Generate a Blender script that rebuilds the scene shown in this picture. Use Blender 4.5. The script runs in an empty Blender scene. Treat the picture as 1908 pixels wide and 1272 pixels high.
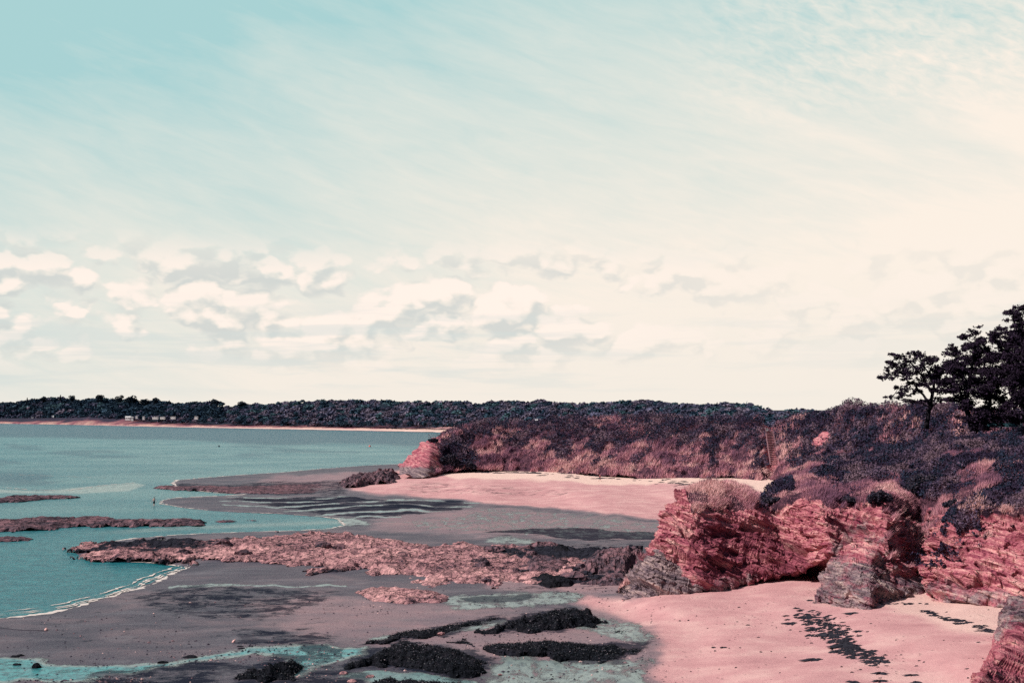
import bpy, math, random
import numpy as np
from mathutils import Vector

random.seed(7)
RNG = np.random.default_rng(11)
SC = bpy.context.scene
COL = SC.collection
R = math.radians

# ------------------------------------------------------------------ camera
H, F, HZ = 18.0, 2400.0, 763.0           # eye height (m), focal length in photo pixels, horizon row
TH = math.atan((HZ - 636.0) / F)
cam_d = bpy.data.cameras.new('camera'); cam = bpy.data.objects.new('camera', cam_d); COL.objects.link(cam)
cam_d.sensor_width = 36.0; cam_d.lens = 36.0 * F / 1908.0
cam_d.clip_start = 0.5; cam_d.clip_end = 60000
cam.location = (0, 0, H); cam.rotation_euler = (math.pi / 2 + TH, 0, 0)
SC.camera = cam

# ------------------------------------------------------------------ sun, exposure
SUN_EL, SUN_AZ = R(42), R(-112)            # azimuth measured from +Y (view direction) towards +X
sdir = Vector((math.sin(SUN_AZ) * math.cos(SUN_EL), math.cos(SUN_AZ) * math.cos(SUN_EL), math.sin(SUN_EL)))
sl = bpy.data.lights.new('sun', 'SUN'); sl.energy = 5.0; sl.angle = R(0.6); sl.color = (1.0, 0.92, 0.88)
so = bpy.data.objects.new('sun', sl); COL.objects.link(so); so.location = (0, 0, 60)
so.rotation_euler = sdir.to_track_quat('Z', 'Y').to_euler()
vs = SC.view_settings
vs.view_transform = 'Standard'; vs.look = 'None'; vs.exposure = 0.13; vs.gamma = 1.0; vs.use_curve_mapping = False
SC.render.engine = 'CYCLES'
SC.cycles.max_bounces = 5; SC.cycles.diffuse_bounces = 2; SC.cycles.glossy_bounces = 2
SC.cycles.use_denoising = False

# ------------------------------------------------------------------ node helper
class NT:
    def __init__(s, tree):
        s.t = tree; s.n = tree.nodes; s.l = tree.links
    def node(s, typ, **kw):
        nd = s.n.new(typ)
        for k, v in kw.items(): setattr(nd, k, v)
        return nd
    def put(s, sock, v):
        if isinstance(v, bpy.types.NodeSocket): s.l.new(v, sock)
        elif v is not None:
            if isinstance(v, (tuple, list)) and len(v) == 3 and len(getattr(sock, 'default_value', (0,0,0))) == 4: v = (*v, 1)
            sock.default_value = v
    def math(s, op, a, b=None, c=None, clamp=False):
        nd = s.node('ShaderNodeMath', operation=op, use_clamp=clamp)
        s.put(nd.inputs[0], a)
        if b is not None: s.put(nd.inputs[1], b)
        if c is not None: s.put(nd.inputs[2], c)
        return nd.outputs[0]
    def mix(s, f, a, b, blend='MIX'):
        nd = s.node('ShaderNodeMix', data_type='RGBA', blend_type=blend)
        s.put(nd.inputs[0], f); s.put(nd.inputs[6], a); s.put(nd.inputs[7], b)
        return nd.outputs[2]
    def step(s, v, lo, hi, a=0.0, b=1.0):
        nd = s.node('ShaderNodeMapRange', interpolation_type='SMOOTHSTEP')
        s.put(nd.inputs[0], v); s.put(nd.inputs[1], lo); s.put(nd.inputs[2], hi); s.put(nd.inputs[3], a); s.put(nd.inputs[4], b)
        return nd.outputs[0]
    def scale(s, vec, sx, sy, sz, loc=(0,0,0), rot=(0,0,0)):
        nd = s.node('ShaderNodeMapping'); s.put(nd.inputs[0], vec)
        nd.inputs[1].default_value = loc; nd.inputs[2].default_value = rot; nd.inputs[3].default_value = (sx, sy, sz)
        return nd.outputs[0]
    def noise(s, vec, sc=1.0, det=4.0, rough=0.55, dist=0.0, col=False):
        nd = s.node('ShaderNodeTexNoise'); s.put(nd.inputs['Vector'], vec)
        nd.inputs['Scale'].default_value = sc; nd.inputs['Detail'].default_value = det
        nd.inputs['Roughness'].default_value = rough; nd.inputs['Distortion'].default_value = dist
        return nd.outputs[1 if col else 0]
    def ramp(s, f, stops):
        nd = s.node('ShaderNodeValToRGB'); s.put(nd.inputs[0], f)
        e = nd.color_ramp.elements
        while len(e) < len(stops): e.new(0.5)
        for k, (p, c) in enumerate(stops): e[k].position = p; e[k].color = (*c, 1)
        return nd.outputs[0]
    def bump(s, h, dist, strength=1.0, nrm=None):
        nd = s.node('ShaderNodeBump'); s.put(nd.inputs['Height'], h)
        nd.inputs['Distance'].default_value = dist; nd.inputs['Strength'].default_value = strength
        if nrm is not None: s.l.new(nrm, nd.inputs['Normal'])
        return nd.outputs[0]
    def attr(s, name):
        return s.node('ShaderNodeAttribute', attribute_name=name)

def new_mat(name):
    m = bpy.data.materials.new(name); m.use_nodes = True
    t = NT(m.node_tree)
    b = m.node_tree.nodes['Principled BSDF']
    return m, t, b

def setb(t, b, color=None, rough=None, normal=None, spec=None, **kw):
    if color is not None: t.put(b.inputs['Base Color'], color)
    if rough is not None: t.put(b.inputs['Roughness'], rough)
    if normal is not None: t.put(b.inputs['Normal'], normal)
    if spec is not None: t.put(b.inputs['Specular IOR Level'], spec)

# ------------------------------------------------------------------ world: cyan sky veiled by thin cream cloud
wd = bpy.data.worlds.new('World'); SC.world = wd; wd.use_nodes = True
t = NT(wd.node_tree)
bg = wd.node_tree.nodes['Background']
tc = t.node('ShaderNodeTexCoord').outputs['Generated']
sx = t.node('ShaderNodeSeparateXYZ'); t.l.new(tc, sx.inputs[0])
X, Y, Z = sx.outputs
el = t.math('MULTIPLY', t.math('ARCSINE', Z), 57.2958)
az = t.math('MULTIPLY', t.math('ARCTAN2', X, Y), 57.2958)
comb = t.node('ShaderNodeCombineXYZ'); t.l.new(az, comb.inputs[0]); t.l.new(el, comb.inputs[1])
ae = comb.outputs[0]
# coordinates slanted like the cirrus streaks (rising to the left)
def slant(k, su, sv, ou=0.0, ov=0.0):
    e2 = t.math('MULTIPLY_ADD', az, k, el)
    cb = t.node('ShaderNodeCombineXYZ'); t.l.new(t.math('MULTIPLY_ADD', az, su, ou), cb.inputs[0]); t.l.new(t.math('MULTIPLY_ADD', e2, sv, ov), cb.inputs[1])
    return cb.outputs[0]
veil = t.math('ADD', t.math('MULTIPLY', el, -0.056), t.math('MULTIPLY', az, 0.016))
veil = t.math('ADD', veil, 1.20)
warp = t.noise(slant(0.30, 0.05, 0.17), 1.0, 5, 0.55, 0.6)
veil = t.math('ADD', veil, t.math('MULTIPLY', t.math('SUBTRACT', warp, 0.5), 1.0))
fine = t.noise(slant(0.28, 0.32, 1.5), 1.0, 7, 0.65, 0.5)
veil = t.math('ADD', veil, t.math('MULTIPLY', t.math('SUBTRACT', fine, 0.5), 0.42))
# mackerel cloud at upper right
mk = t.noise(slant(0.35, 1.1, 2.4), 1.0, 5, 0.62, 0.5)
mkm = t.math('MULTIPLY', t.step(az, 4, 14), t.step(el, 11, 15))
veil = t.math('ADD', veil, t.math('MULTIPLY', t.math('MULTIPLY', t.math('SUBTRACT', mk, 0.47), 1.15), mkm))
veil = t.math('MULTIPLY', t.math('MAXIMUM', veil, 0.0), 1.0, clamp=True)
skyc = t.mix(veil, (0.365, 0.590, 0.600), (0.890, 0.800, 0.705))
skyc = t.mix(t.math('MULTIPLY', t.step(el, 7.5, 0.0), 0.30), skyc, (0.70, 0.70, 0.65))
# cumulus bank low over the horizon: lit heads, greyer undersides
def cumn(du, dv):
    v1 = slant(0.0, 0.15, 0.36, 3.4 + du * .15, 0.7 + dv * .36)
    n_ = t.noise(v1, 1.0, 3, 0.5, 0.3)
    v2 = slant(0.0, 0.48, 0.80, 1.0 + du * .48, 2.0 + dv * .80)
    wv = t.node('ShaderNodeVectorMath', operation='MULTIPLY_ADD'); t.l.new(t.noise(v2, 1.3, 3, .6, 0, True), wv.inputs[0]); wv.inputs[1].default_value = (.9, .9, 0); t.l.new(v2, wv.inputs[2])
    vo = t.node('ShaderNodeTexVoronoi', feature='F1', voronoi_dimensions='2D'); t.put(vo.inputs['Vector'], wv.outputs[0]); vo.inputs['Scale'].default_value = 1.0; vo.inputs['Detail'].default_value = 1.0
    return t.math('ADD', n_, t.math('MULTIPLY', t.math('SUBTRACT', 0.42, vo.outputs['Distance']), 0.34))
cum = cumn(0.0, 0.0); cup = cumn(-0.25, 0.55)
rel = t.math('SUBTRACT', cum, cup)                    # >0 on sunlit heads, <0 on undersides
band = t.math('MULTIPLY', t.step(el, 1.2, 3.4), t.step(el, 8.0, 5.4))
band = t.math('MULTIPLY', band, t.step(az, 12.0, -1.0, 0.35, 1.0))
body = t.math('MULTIPLY', t.step(cum, 0.31, 0.45), band)
skyc = t.mix(t.math('MULTIPLY', body, 0.55), skyc, (0.80, 0.745, 0.675))
skyc = t.mix(t.math('MULTIPLY', t.math('MULTIPLY', body, t.step(rel, -0.03, 0.09)), 0.80), skyc, (0.97, 0.84, 0.755))
skyc = t.mix(t.math('MULTIPLY', t.math('MULTIPLY', body, t.step(rel, 0.02, -0.10)), 0.62), skyc, (0.50, 0.555, 0.555))
low = t.math('MULTIPLY', t.step(el, 5.4, 3.4), t.step(el, 0.2, 1.5))
streak = t.noise(slant(0.0, 0.09, 1.15), 1.0, 6, 0.6, 0.3)
skyc = t.mix(t.math('MULTIPLY', t.math('MULTIPLY', t.step(streak, 0.46, 0.60), low), t.step(az, 16, -8, .2, .5)), skyc, (0.60, 0.66, 0.64))
# overhead and behind the viewer the unseen sky is darkened to cut ambient light
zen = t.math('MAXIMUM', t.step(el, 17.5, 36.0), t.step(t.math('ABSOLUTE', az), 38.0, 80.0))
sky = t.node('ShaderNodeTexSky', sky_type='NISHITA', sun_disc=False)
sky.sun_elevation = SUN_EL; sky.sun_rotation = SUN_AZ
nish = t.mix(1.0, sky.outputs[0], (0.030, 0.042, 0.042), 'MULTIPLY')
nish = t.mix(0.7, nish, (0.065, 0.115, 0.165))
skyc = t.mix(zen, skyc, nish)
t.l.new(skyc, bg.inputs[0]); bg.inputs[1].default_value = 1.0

# ------------------------------------------------------------------ projection helpers (photo pixel + depth -> metres)
ct, st = math.cos(TH), math.sin(TH)
def unproj(px, py, D):
    px, py, D = np.broadcast_arrays(np.asarray(px, float), np.asarray(py, float), np.asarray(D, float))
    x = (px - 954) / F; y = -(py - 636) / F
    tt = D / (ct - y * st)
    return np.stack([x * tt, D, H + tt * (st + y * ct)], -1)
def onz(px, py, z):
    px, py, z = np.broadcast_arrays(np.asarray(px, float), np.asarray(py, float), np.asarray(z, float))
    x = (px - 954) / F; y = -(py - 636) / F
    tt = (H - z) / -(st + y * ct)
    return np.stack([x * tt, tt * (ct - y * st), z + 0 * tt], -1)

# ------------------------------------------------------------------ noise
def _h(i, j, k, seed):
    n = (i.astype(np.int64) * 374761393 + j.astype(np.int64) * 668265263 + k.astype(np.int64) * 2147483647 + seed * 1274126177) & 0xffffffff
    n = ((n ^ (n >> 13)) * 1274126177) & 0xffffffff
    n = ((n ^ (n >> 16)) * 2246822519) & 0xffffffff
    return ((n ^ (n >> 15)) & 0xffffff) / float(0xffffff)
def vnoise(P, seed=0):
    P = np.asarray(P, float)
    i = np.floor(P).astype(np.int64); f = P - i; f = f * f * f * (f * (f * 6 - 15) + 10)
    r = 0
    for a in (0, 1):
        for b in (0, 1):
            for c in (0, 1):
                w = (f[..., 0] if a else 1 - f[..., 0]) * (f[..., 1] if b else 1 - f[..., 1]) * (f[..., 2] if c else 1 - f[..., 2])
                r = r + w * _h(i[..., 0] + a, i[..., 1] + b, i[..., 2] + c, seed)
    return r
def fbm(P, octv=4, seed=0, gain=0.5):
    P = np.asarray(P, float); s = 0; a = 1; tot = 0
    for o in range(octv):
        s = s + a * vnoise(P * (2.03 ** o) + o * 17.3, seed + o); tot += a; a *= gain
    return s / tot
def ridged(P, octv=4, seed=0, gain=0.55):
    P = np.asarray(P, float); s = 0; a = 1; tot = 0
    for o in range(octv):
        s = s + a * (1 - np.abs(2 * vnoise(P * (2.03 ** o) + o * 9.1, seed + o) - 1)); tot += a; a *= gain
    return s / tot
def sstep(x, a, b):
    u = np.clip((x - a) / (b - a), 0, 1); return u * u * (3 - 2 * u)
def P3(x, y, z=0.0):
    x, y, z = np.broadcast_arrays(x, y, z); return np.stack([x, y, z], -1)

# ------------------------------------------------------------------ mesh building
def raw_mesh(name, V, Fc, mat=None, attrs=None, smooth=True, uniform=None):
    me = bpy.data.meshes.new(name)
    V = np.ascontiguousarray(V, np.float32).reshape(-1, 3); Fc = np.ascontiguousarray(Fc, np.int32)
    n, k = Fc.shape
    me.vertices.add(len(V)); me.vertices.foreach_set('co', V.ravel())
    me.loops.add(n * k); me.loops.foreach_set('vertex_index', Fc.ravel())
    me.polygons.add(n); me.polygons.foreach_set('loop_start', np.arange(0, n * k, k, dtype=np.int32))
    me.polygons.foreach_set('use_smooth', np.full(n, smooth, dtype=bool))
    if attrs:
        for an, arr in attrs.items():
            at = me.attributes.new(an, 'FLOAT_COLOR', 'POINT')
            a = np.ones((len(V), 4), np.float32); arr = np.asarray(arr).reshape(len(V), -1); a[:, :arr.shape[1]] = arr
            at.data.foreach_set('color', a.ravel())
    me.update(calc_edges=True)
    for m in (mat if isinstance(mat, (list, tuple)) else [mat]):
        if m: me.materials.append(m)
    return me
def add(name, me, parent=None, label=None, cat=None, kind=None, group=None, loc=(0, 0, 0)):
    o = bpy.data.objects.new(name, me); COL.objects.link(o); o.location = loc
    if parent is not None: o.parent = parent
    if label: o['label'] = label
    if cat: o['category'] = cat
    if kind: o['kind'] = kind
    if group: o['group'] = group
    return o
def grid_faces(nv, nu, keep=None):
    i = np.arange(nv * nu).reshape(nv, nu)
    q = np.stack([i[:-1, :-1], i[:-1, 1:], i[1:, 1:], i[1:, :-1]], -1)
    if keep is not None:
        k = keep[:-1, :-1] & keep[:-1, 1:] & keep[1:, 1:] & keep[1:, :-1]
        q = q[k]
    return q.reshape(-1, 4)
class MB:
    """collects simple solids into one mesh"""
    def __init__(s): s.v = []; s.f = []; s.mi = []; s.cur = 0
    def poly(s, vs_, fs):
        b = len(s.v); s.v += [tuple(map(float, v)) for v in vs_]
        for f in fs: s.f.append([b + k for k in f]); s.mi.append(s.cur)
    def box(s, c, d, rz=0.0):
        x, y, z = d[0] / 2, d[1] / 2, d[2] / 2; cr, sr = math.cos(rz), math.sin(rz)
        vv = []
        for a in (-x, x):
            for b in (-y, y):
                for e in (-z, z): vv.append((c[0] + a * cr - b * sr, c[1] + a * sr + b * cr, c[2] + e))
        s.poly(vv, [(0, 1, 3, 2), (4, 6, 7, 5), (0, 4, 5, 1), (2, 3, 7, 6), (0, 2, 6, 4), (1, 5, 7, 3)])
    def tube(s, pts, rad, n=7):
        pts = [Vector(p) for p in pts]
        if not isinstance(rad, (list, tuple)): rad = [rad] * len(pts)
        b = len(s.v); up = Vector((0.13, 0.31, 0.94)).normalized()
        for k, p in enumerate(pts):
            d = (pts[min(k + 1, len(pts) - 1)] - pts[max(k - 1, 0)]).normalized()
            a = d.cross(up)
            if a.length < 1e-3: a = d.cross(Vector((1, 0, 0)))
            a.normalize(); c = d.cross(a)
            for q in range(n):
                an = 2 * math.pi * q / n
                s.v.append(tuple(p + (a * math.cos(an) + c * math.sin(an)) * rad[k]))
        for k in range(len(pts) - 1):
            for q in range(n):
                s.f.append([b + k * n + q, b + k * n + (q + 1) % n, b + (k + 1) * n + (q + 1) % n, b + (k + 1) * n + q]); s.mi.append(s.cur)
        s.f.append([b + q for q in range(n)][::-1]); s.mi.append(s.cur)
        s.f.append([b + (len(pts) - 1) * n + q for q in range(n)]); s.mi.append(s.cur)
    def ball(s, c, r, nu=12, nv=8):
        b = len(s.v); rx, ry, rz_ = r if isinstance(r, (tuple, list)) else (r, r, r)
        for i in range(1, nv):
            ph = math.pi * i / nv
            for j in range(nu):
                a = 2 * math.pi * j / nu
                s.v.append((c[0] + rx * math.sin(ph) * math.cos(a), c[1] + ry * math.sin(ph) * math.sin(a), c[2] + rz_ * math.cos(ph)))
        s.v.append((c[0], c[1], c[2] + rz_)); s.v.append((c[0], c[1], c[2] - rz_))
        top, bot = len(s.v) - 2, len(s.v) - 1
        for i in range(nv - 2):
            for j in range(nu):
                s.f.append([b + i * nu + j, b + (i + 1) * nu + j, b + (i + 1) * nu + (j + 1) % nu, b + i * nu + (j + 1) % nu]); s.mi.append(s.cur)
        for j in range(nu):
            s.f.append([top, b + j, b + (j + 1) % nu]); s.mi.append(s.cur)
            k = b + (nv - 2) * nu; s.f.append([bot, k + (j + 1) % nu, k + j]); s.mi.append(s.cur)
    def mesh(s, name, mats, smooth=False):
        me = bpy.data.meshes.new(name); me.from_pydata(s.v, [], s.f)
        for m in (mats if isinstance(mats, (list, tuple)) else [mats]): me.materials.append(m)
        me.polygons.foreach_set('material_index', s.mi)
        me.polygons.foreach_set('use_smooth', [smooth] * len(s.f)); me.update()
        return me

def seg_dist(px, py, poly, closed=True):
    d = np.full(px.shape, 1e9)
    n = len(poly)
    for k in range(n if closed else n - 1):
        ax, ay = poly[k]; bx, by = poly[(k + 1) % n]
        dx, dy = bx - ax, by - ay; L = dx * dx + dy * dy + 1e-12
        u = np.clip(((px - ax) * dx + (py - ay) * dy) / L, 0, 1)
        d = np.minimum(d, (px - ax - u * dx) ** 2 + (py - ay - u * dy) ** 2)
    return np.sqrt(d)
def inside(px, py, poly):
    r = np.zeros(px.shape, bool); n = len(poly)
    for k in range(n):
        ax, ay = poly[k]; bx, by = poly[(k + 1) % n]
        if ay == by: continue
        c = ((ay > py) != (by > py)) & (px < (bx - ax) * (py - ay) / (by - ay) + ax)
        r ^= c
    return r
def sdist(px, py, poly):                      # positive inside
    d = seg_dist(px, py, poly); return np.where(inside(px, py, poly), d, -d)

# ------------------------------------------------------------------ sea outline (photo pixels on z = 0)
SEA = [(-1400, 1330), (-400, 1200), (0, 1151), (40, 1147), (90, 1141), (150, 1127), (200, 1112), (245, 1098), (280, 1086), (305, 1074), (330, 1064), (349, 1057), (338, 1054), (315, 1051),
       (270, 1048), (215, 1046), (175, 1043), (152, 1038), (140, 1028), (150, 1016), (250, 1002), (370, 994), (470, 990), (560, 988), (615, 984), (640, 979), (645, 973), (630, 967), (600, 963),
       (520, 957), (440, 954), (380, 950), (335, 945), (312, 940), (298, 935), (315, 929), (350, 926), (400, 924), (455, 921), (420, 919), (385, 916), (350, 913), (330, 909), (322, 904),
       (320, 899), (335, 894), (380, 890), (440, 885), (520, 880), (600, 873), (680, 867), (770, 863), (900, 850), (1040, 830), (1000, 815), (900, 808), (800, 804.5), (700, 803), (560, 800),
       (430, 798), (300, 795.5), (200, 793), (100, 790.5), (0, 788.5), (-400, 782), (-1400, 774)]
SEAW = onz([p[0] for p in SEA], [p[1] for p in SEA], 0.0)[:, :2]
ZC = [(1300, 1110, 1.6), (1500, 1090, 2.0), (1700, 1120, 2.3), (1850, 1130, 2.6), (1900, 1200, 2.6), (1400, 1200, 1.3), (1600, 1272, 1.8), (1250, 1200, .8), (1200, 1272, .7), (1100, 1150, .35),
      (1000, 1250, .25), (700, 1200, .25), (300, 1200, .15), (100, 1200, .1), (600, 1120, .25), (1000, 1060, .4), (1200, 1060, .9), (1200, 1000, .45), (1000, 980, .3), (800, 990, .25), (1250, 960, .9),
      (1000, 945, .7), (800, 930, .5), (700, 900, .8), (900, 880, 2.), (1100, 895, 2.0), (1300, 905, 2.4), (1400, 890, 2.8), (760, 880, 1.8), (500, 900, .25), (400, 905, .2), (450, 940, .12),
      (600, 960, .15), (1500, 900, 3), (1700, 900, 3), (1900, 900, 3), (1100, 1400, .4), (1700, 1500, 2.2), (300, 1500, .1), (900, 870, 2.4), (1050, 872, 2.5)]
def shore_row(px): return np.interp(px, [-1400, -400, 0, 200, 430, 700, 900, 1040, 3000], [774, 782, 788.5, 793, 798, 803, 808, 812, 812])
def ground_z(px, py):
    px = np.asarray(px, float); py = np.asarray(py, float)
    num = 0; den = 0
    for (a, b, z) in ZC:
        w = 1.0 / (((px - a) ** 2 + (2.5 * (py - b)) ** 2) + 60.0 ** 2) ** 2
        num = num + w * z; den = den + w
    z = num / den
    up = shore_row(px) - py
    z = z * np.clip(-up / 22, 0.03, 1)
    zf = np.interp(up, [0, 3, 7, 14, 24], [0.06, 0.5, 1.4, 3.4, 6.5])
    z = np.where((up > 0), zf, z)
    g = onz(px, py, 0.0)
    sd = sdist(g[..., 0], g[..., 1], SEAW.tolist())
    land = np.minimum(z, 0.03 - sd * 0.035)
    land = np.where(up > 0, np.maximum(land, zf * np.clip(-sd / 60, 0, 1) + .03), land)
    sea = -np.minimum(0.9, 0.02 + sd * 0.05)
    return np.where(sd > 0, sea, land), sd

# ------------------------------------------------------------------ materials
def m_ground():
    m, t, b = new_mat('sand')
    pos = t.node('ShaderNodeNewGeometry').outputs['Position']
    at = t.attr('zone'); sp = t.node('ShaderNodeSeparateColor'); t.l.new(at.outputs['Color'], sp.inputs[0])
    dry, pool, weed = sp.outputs; far = at.outputs['Alpha']
    n1 = t.noise(pos, 0.35, 5, 0.6); n2 = t.noise(pos, 3.0, 4, 0.65); n3 = t.noise(t.scale(pos, 0.10, 0.16, 1), 1.0, 5, 0.6, 0.5)
    grit = t.noise(pos, 22.0, 2, 0.7)
    wet = t.ramp(n3, [(0.32, (0.050, 0.044, 0.064)), (0.50, (0.088, 0.072, 0.092)), (0.66, (0.155, 0.112, 0.128))])
    drc = t.ramp(t.math('ADD', t.math('MULTIPLY', n1, 0.6), t.math('MULTIPLY', n3, 0.4)), [(0.35, (0.530, 0.255, 0.260)), (0.5, (0.620, 0.325, 0.320)), (0.65, (0.730, 0.445, 0.410))])
    drc = t.mix(t.step(at.outputs['Alpha'], 0.2, 0.9), drc, (0.82, 0.570, 0.480))
    dn = t.math('ADD', dry, t.math('MULTIPLY', t.math('SUBTRACT', n1, 0.5), 0.70))
    damp = t.ramp(n3, [(0.30, (0.20, 0.145, 0.165)), (0.60, (0.30, 0.195, 0.205))])
    c = t.mix(t.step(dn, 0.05, 0.45), wet, damp)
    c = t.mix(t.step(dn, 0.45, 0.95), c, drc)
    c = t.mix(t.step(grit, 0.35, 0.75, 0.0, 0.40), c, t.mix(0.5, c, (0.03, 0.03, 0.05)))
    c = t.mix(t.step(t.noise(pos, 9.0, 3, 0.7), 0.5, 0.75, 0.0, 0.35), c, t.mix(0.5, c, (0.8, 0.55, 0.5)))
    # dark algae film, in streaks
    wn = t.noise(t.scale(pos, 0.40, 0.50, 1), 1.0, 10, 0.78, 0.4)
    wa = t.step(t.math('ADD', t.math('MULTIPLY', wn, 1.7), t.math('MULTIPLY', weed, 0.75)), 1.07, 1.27)
    c = t.mix(t.math('MULTIPLY', wa, 0.88), c, (0.012, 0.018, 0.030))
    # standing water in shallow pools
    pn = t.noise(t.scale(pos, 0.75, 0.35, 1), 1.0, 9, 0.76, 0.4)
    pa = t.step(t.math('ADD', pool, t.math('MULTIPLY', t.math('SUBTRACT', pn, 0.5), 2.2)), 0.36, 0.66)
    pa = t.math('MULTIPLY', pa, t.math('SUBTRACT', 1.0, t.math('MULTIPLY', wa, 0.8)))
    deep = t.step(pool, 0.75, 1.0)
    pv = t.step(t.noise(t.scale(pos, 2.2, 1.2, 1), 1.0, 6, .75, .3), .40, .62)
    pc = t.mix(deep, t.mix(pv, (0.21, 0.25, 0.23), (0.12, 0.15, 0.155)), t.mix(pv, (0.035, 0.265, 0.270), (0.010, 0.085, 0.105)))
    c = t.mix(pa, c, pc)
    shn = t.step(t.noise(t.scale(pos, .12, .30, 1), 1.0, 7, .7, .4), .50, .68)
    c = t.mix(t.math('MULTIPLY', t.math('MULTIPLY', shn, 0.40), t.step(dn, 0.6, 0.2)), c, (0.20, 0.185, 0.205))  # streaky sheen of the wet sand, put into the colour
    rough = t.math('MULTIPLY_ADD', t.step(dn, 0.2, 0.8), 0.40, 0.50)
    rough = t.math('ADD', t.math('MULTIPLY', rough, t.math('SUBTRACT', 1.0, pa)), t.math('MULTIPLY', pa, 0.30))
    spec = t.math('MULTIPLY_ADD', pa, 0.30, t.math('MULTIPLY', t.math('SUBTRACT', 1.0, wa), 0.16))
    hgt = t.math('ADD', t.math('MULTIPLY', n2, 0.5), t.math('MULTIPLY', grit, 0.5))
    hgt = t.math('ADD', hgt, t.math('MULTIPLY', n1, 1.5))
    hgt = t.math('MULTIPLY', hgt, t.math('SUBTRACT', 1.0, t.math('MULTIPLY', pa, 0.9)))
    ft = t.node('ShaderNodeTexVoronoi', feature='F1'); t.put(ft.inputs['Vector'], t.scale(pos, 1.5, 1.5, .1)); ft.inputs['Scale'].default_value = 1.0
    pit = t.math('MULTIPLY', t.math('MULTIPLY', t.step(ft.outputs['Distance'], .24, .10), t.step(t.noise(pos, .22, 3, .6), .50, .60)), t.step(dn, .4, .8))
    hgt = t.math('SUBTRACT', hgt, t.math('MULTIPLY', pit, 1.1))
    c = t.mix(t.math('MULTIPLY', pit, .16), c, (.12, .06, .06))
    setb(t, b, c, rough, t.bump(hgt, 0.10, 0.8), spec)
    return m

def m_water():
    m, t, b = new_mat('sea_water')
    pos = t.node('ShaderNodeNewGeometry').outputs['Position']
    at = t.attr('zone'); sp = t.node('ShaderNodeSeparateColor'); t.l.new(at.outputs['Color'], sp.inputs[0])
    near, rip, pale = sp.outputs
    n = t.noise(t.scale(pos, 0.02, 0.035, 1), 1.0, 5, 0.6, 0.4)
    n2 = t.noise(t.scale(pos, 0.25, 0.5, 1), 1.0, 6, 0.7)
    farc = t.mix(t.step(n, 0.35, 0.65), (0.090, 0.235, 0.255), (0.190, 0.345, 0.335))
    nearc = t.mix(t.step(n2, 0.3, 0.7), (0.006, 0.140, 0.175), (0.030, 0.250, 0.270))
    c = t.mix(near, farc, nearc)
    c = t.mix(t.math('MULTIPLY', rip, t.step(n2, 0.30, 0.60, 0.55, 1.0)), c, (0.020, 0.085, 0.130))  # wind-ripple bands: their darker reflection is put into the colour
    c = t.mix(t.math('MULTIPLY', pale, t.step(n2, 0.2, 0.6)), c, (0.46, 0.52, 0.46))
    ch = t.noise(t.scale(pos, 0.7, 1.3, 1), 1.0, 9, 0.78)
    c = t.mix(t.step(ch, 0.40, 0.60, 0.0, 0.75), c, t.mix(0.6, c, (0.01, 0.05, 0.08)))
    b1 = t.bump(t.noise(t.scale(pos, 0.7, 1.2, 1), 1.0, 7, 0.7, 0.2), 0.55, 1.0)
    setb(t, b, c, 0.30, b1, 0.13)
    return m

def m_rock(name, red=True, weedy=0.0, pale=(0.40, 0.185, 0.185), mid=(0.27, 0.115, 0.125), dark=(0.055, 0.045, 0.062), low=0.0, disp=0.25):
    m, t, b = new_mat(name)
    pos = t.node('ShaderNodeNewGeometry').outputs['Position']
    n1 = t.noise(pos, 0.8, 7, 0.72, 0.5); n2 = t.noise(pos, 4.5, 5, 0.75); n3 = t.noise(t.scale(pos, .13, .10, .3), 1.0, 5, 0.6, 0.5)
    v = t.math('ADD', t.math('MULTIPLY', n1, 0.5), t.math('MULTIPLY', n2, 0.35))
    v = t.math('ADD', v, t.math('MULTIPLY', n3, 0.34))
    v = t.math('SUBTRACT', v, 0.085)
    c = t.ramp(v, [(0.40, dark), (0.48, mid), (0.575, pale), (0.70, tuple(min(1, x * 1.35) for x in pale))])
    wp = t.node('ShaderNodeVectorMath', operation='MULTIPLY_ADD'); t.l.new(t.noise(pos, .5, 4, .65, 0, True), wp.inputs[0]); wp.inputs[1].default_value = (3.2, 3.2, 1.0); t.l.new(pos, wp.inputs[2])
    cv = t.node('ShaderNodeTexVoronoi', feature='DISTANCE_TO_EDGE'); t.put(cv.inputs['Vector'], t.scale(wp.outputs[0], .42, .60, .3)); cv.inputs['Scale'].default_value = 1.0
    cr = t.step(cv.outputs['Distance'], .12, .01)
    c = t.mix(t.math('MULTIPLY', cr, .5), c, tuple(x * .7 for x in dark))
    at = t.attr('zone'); sp = t.node('ShaderNodeSeparateColor'); t.l.new(at.outputs['Color'], sp.inputs[0])
    w = t.step(t.math('ADD', t.math('MULTIPLY', sp.outputs[0], 0.8), t.math('MULTIPLY', t.math('SUBTRACT', n1, 0.5), 1.6)), 0.30, 0.50)
    c = t.mix(w, c, (0.022, 0.022, 0.032))
    h = t.math('SUBTRACT', t.math('ADD', t.math('MULTIPLY', n1, 1.0), t.math('MULTIPLY', n2, 0.5)), t.math('MULTIPLY', cr, .8))
    setb(t, b, c, 0.92, t.bump(h, disp, 1.0), 0.06)
    return m

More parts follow.
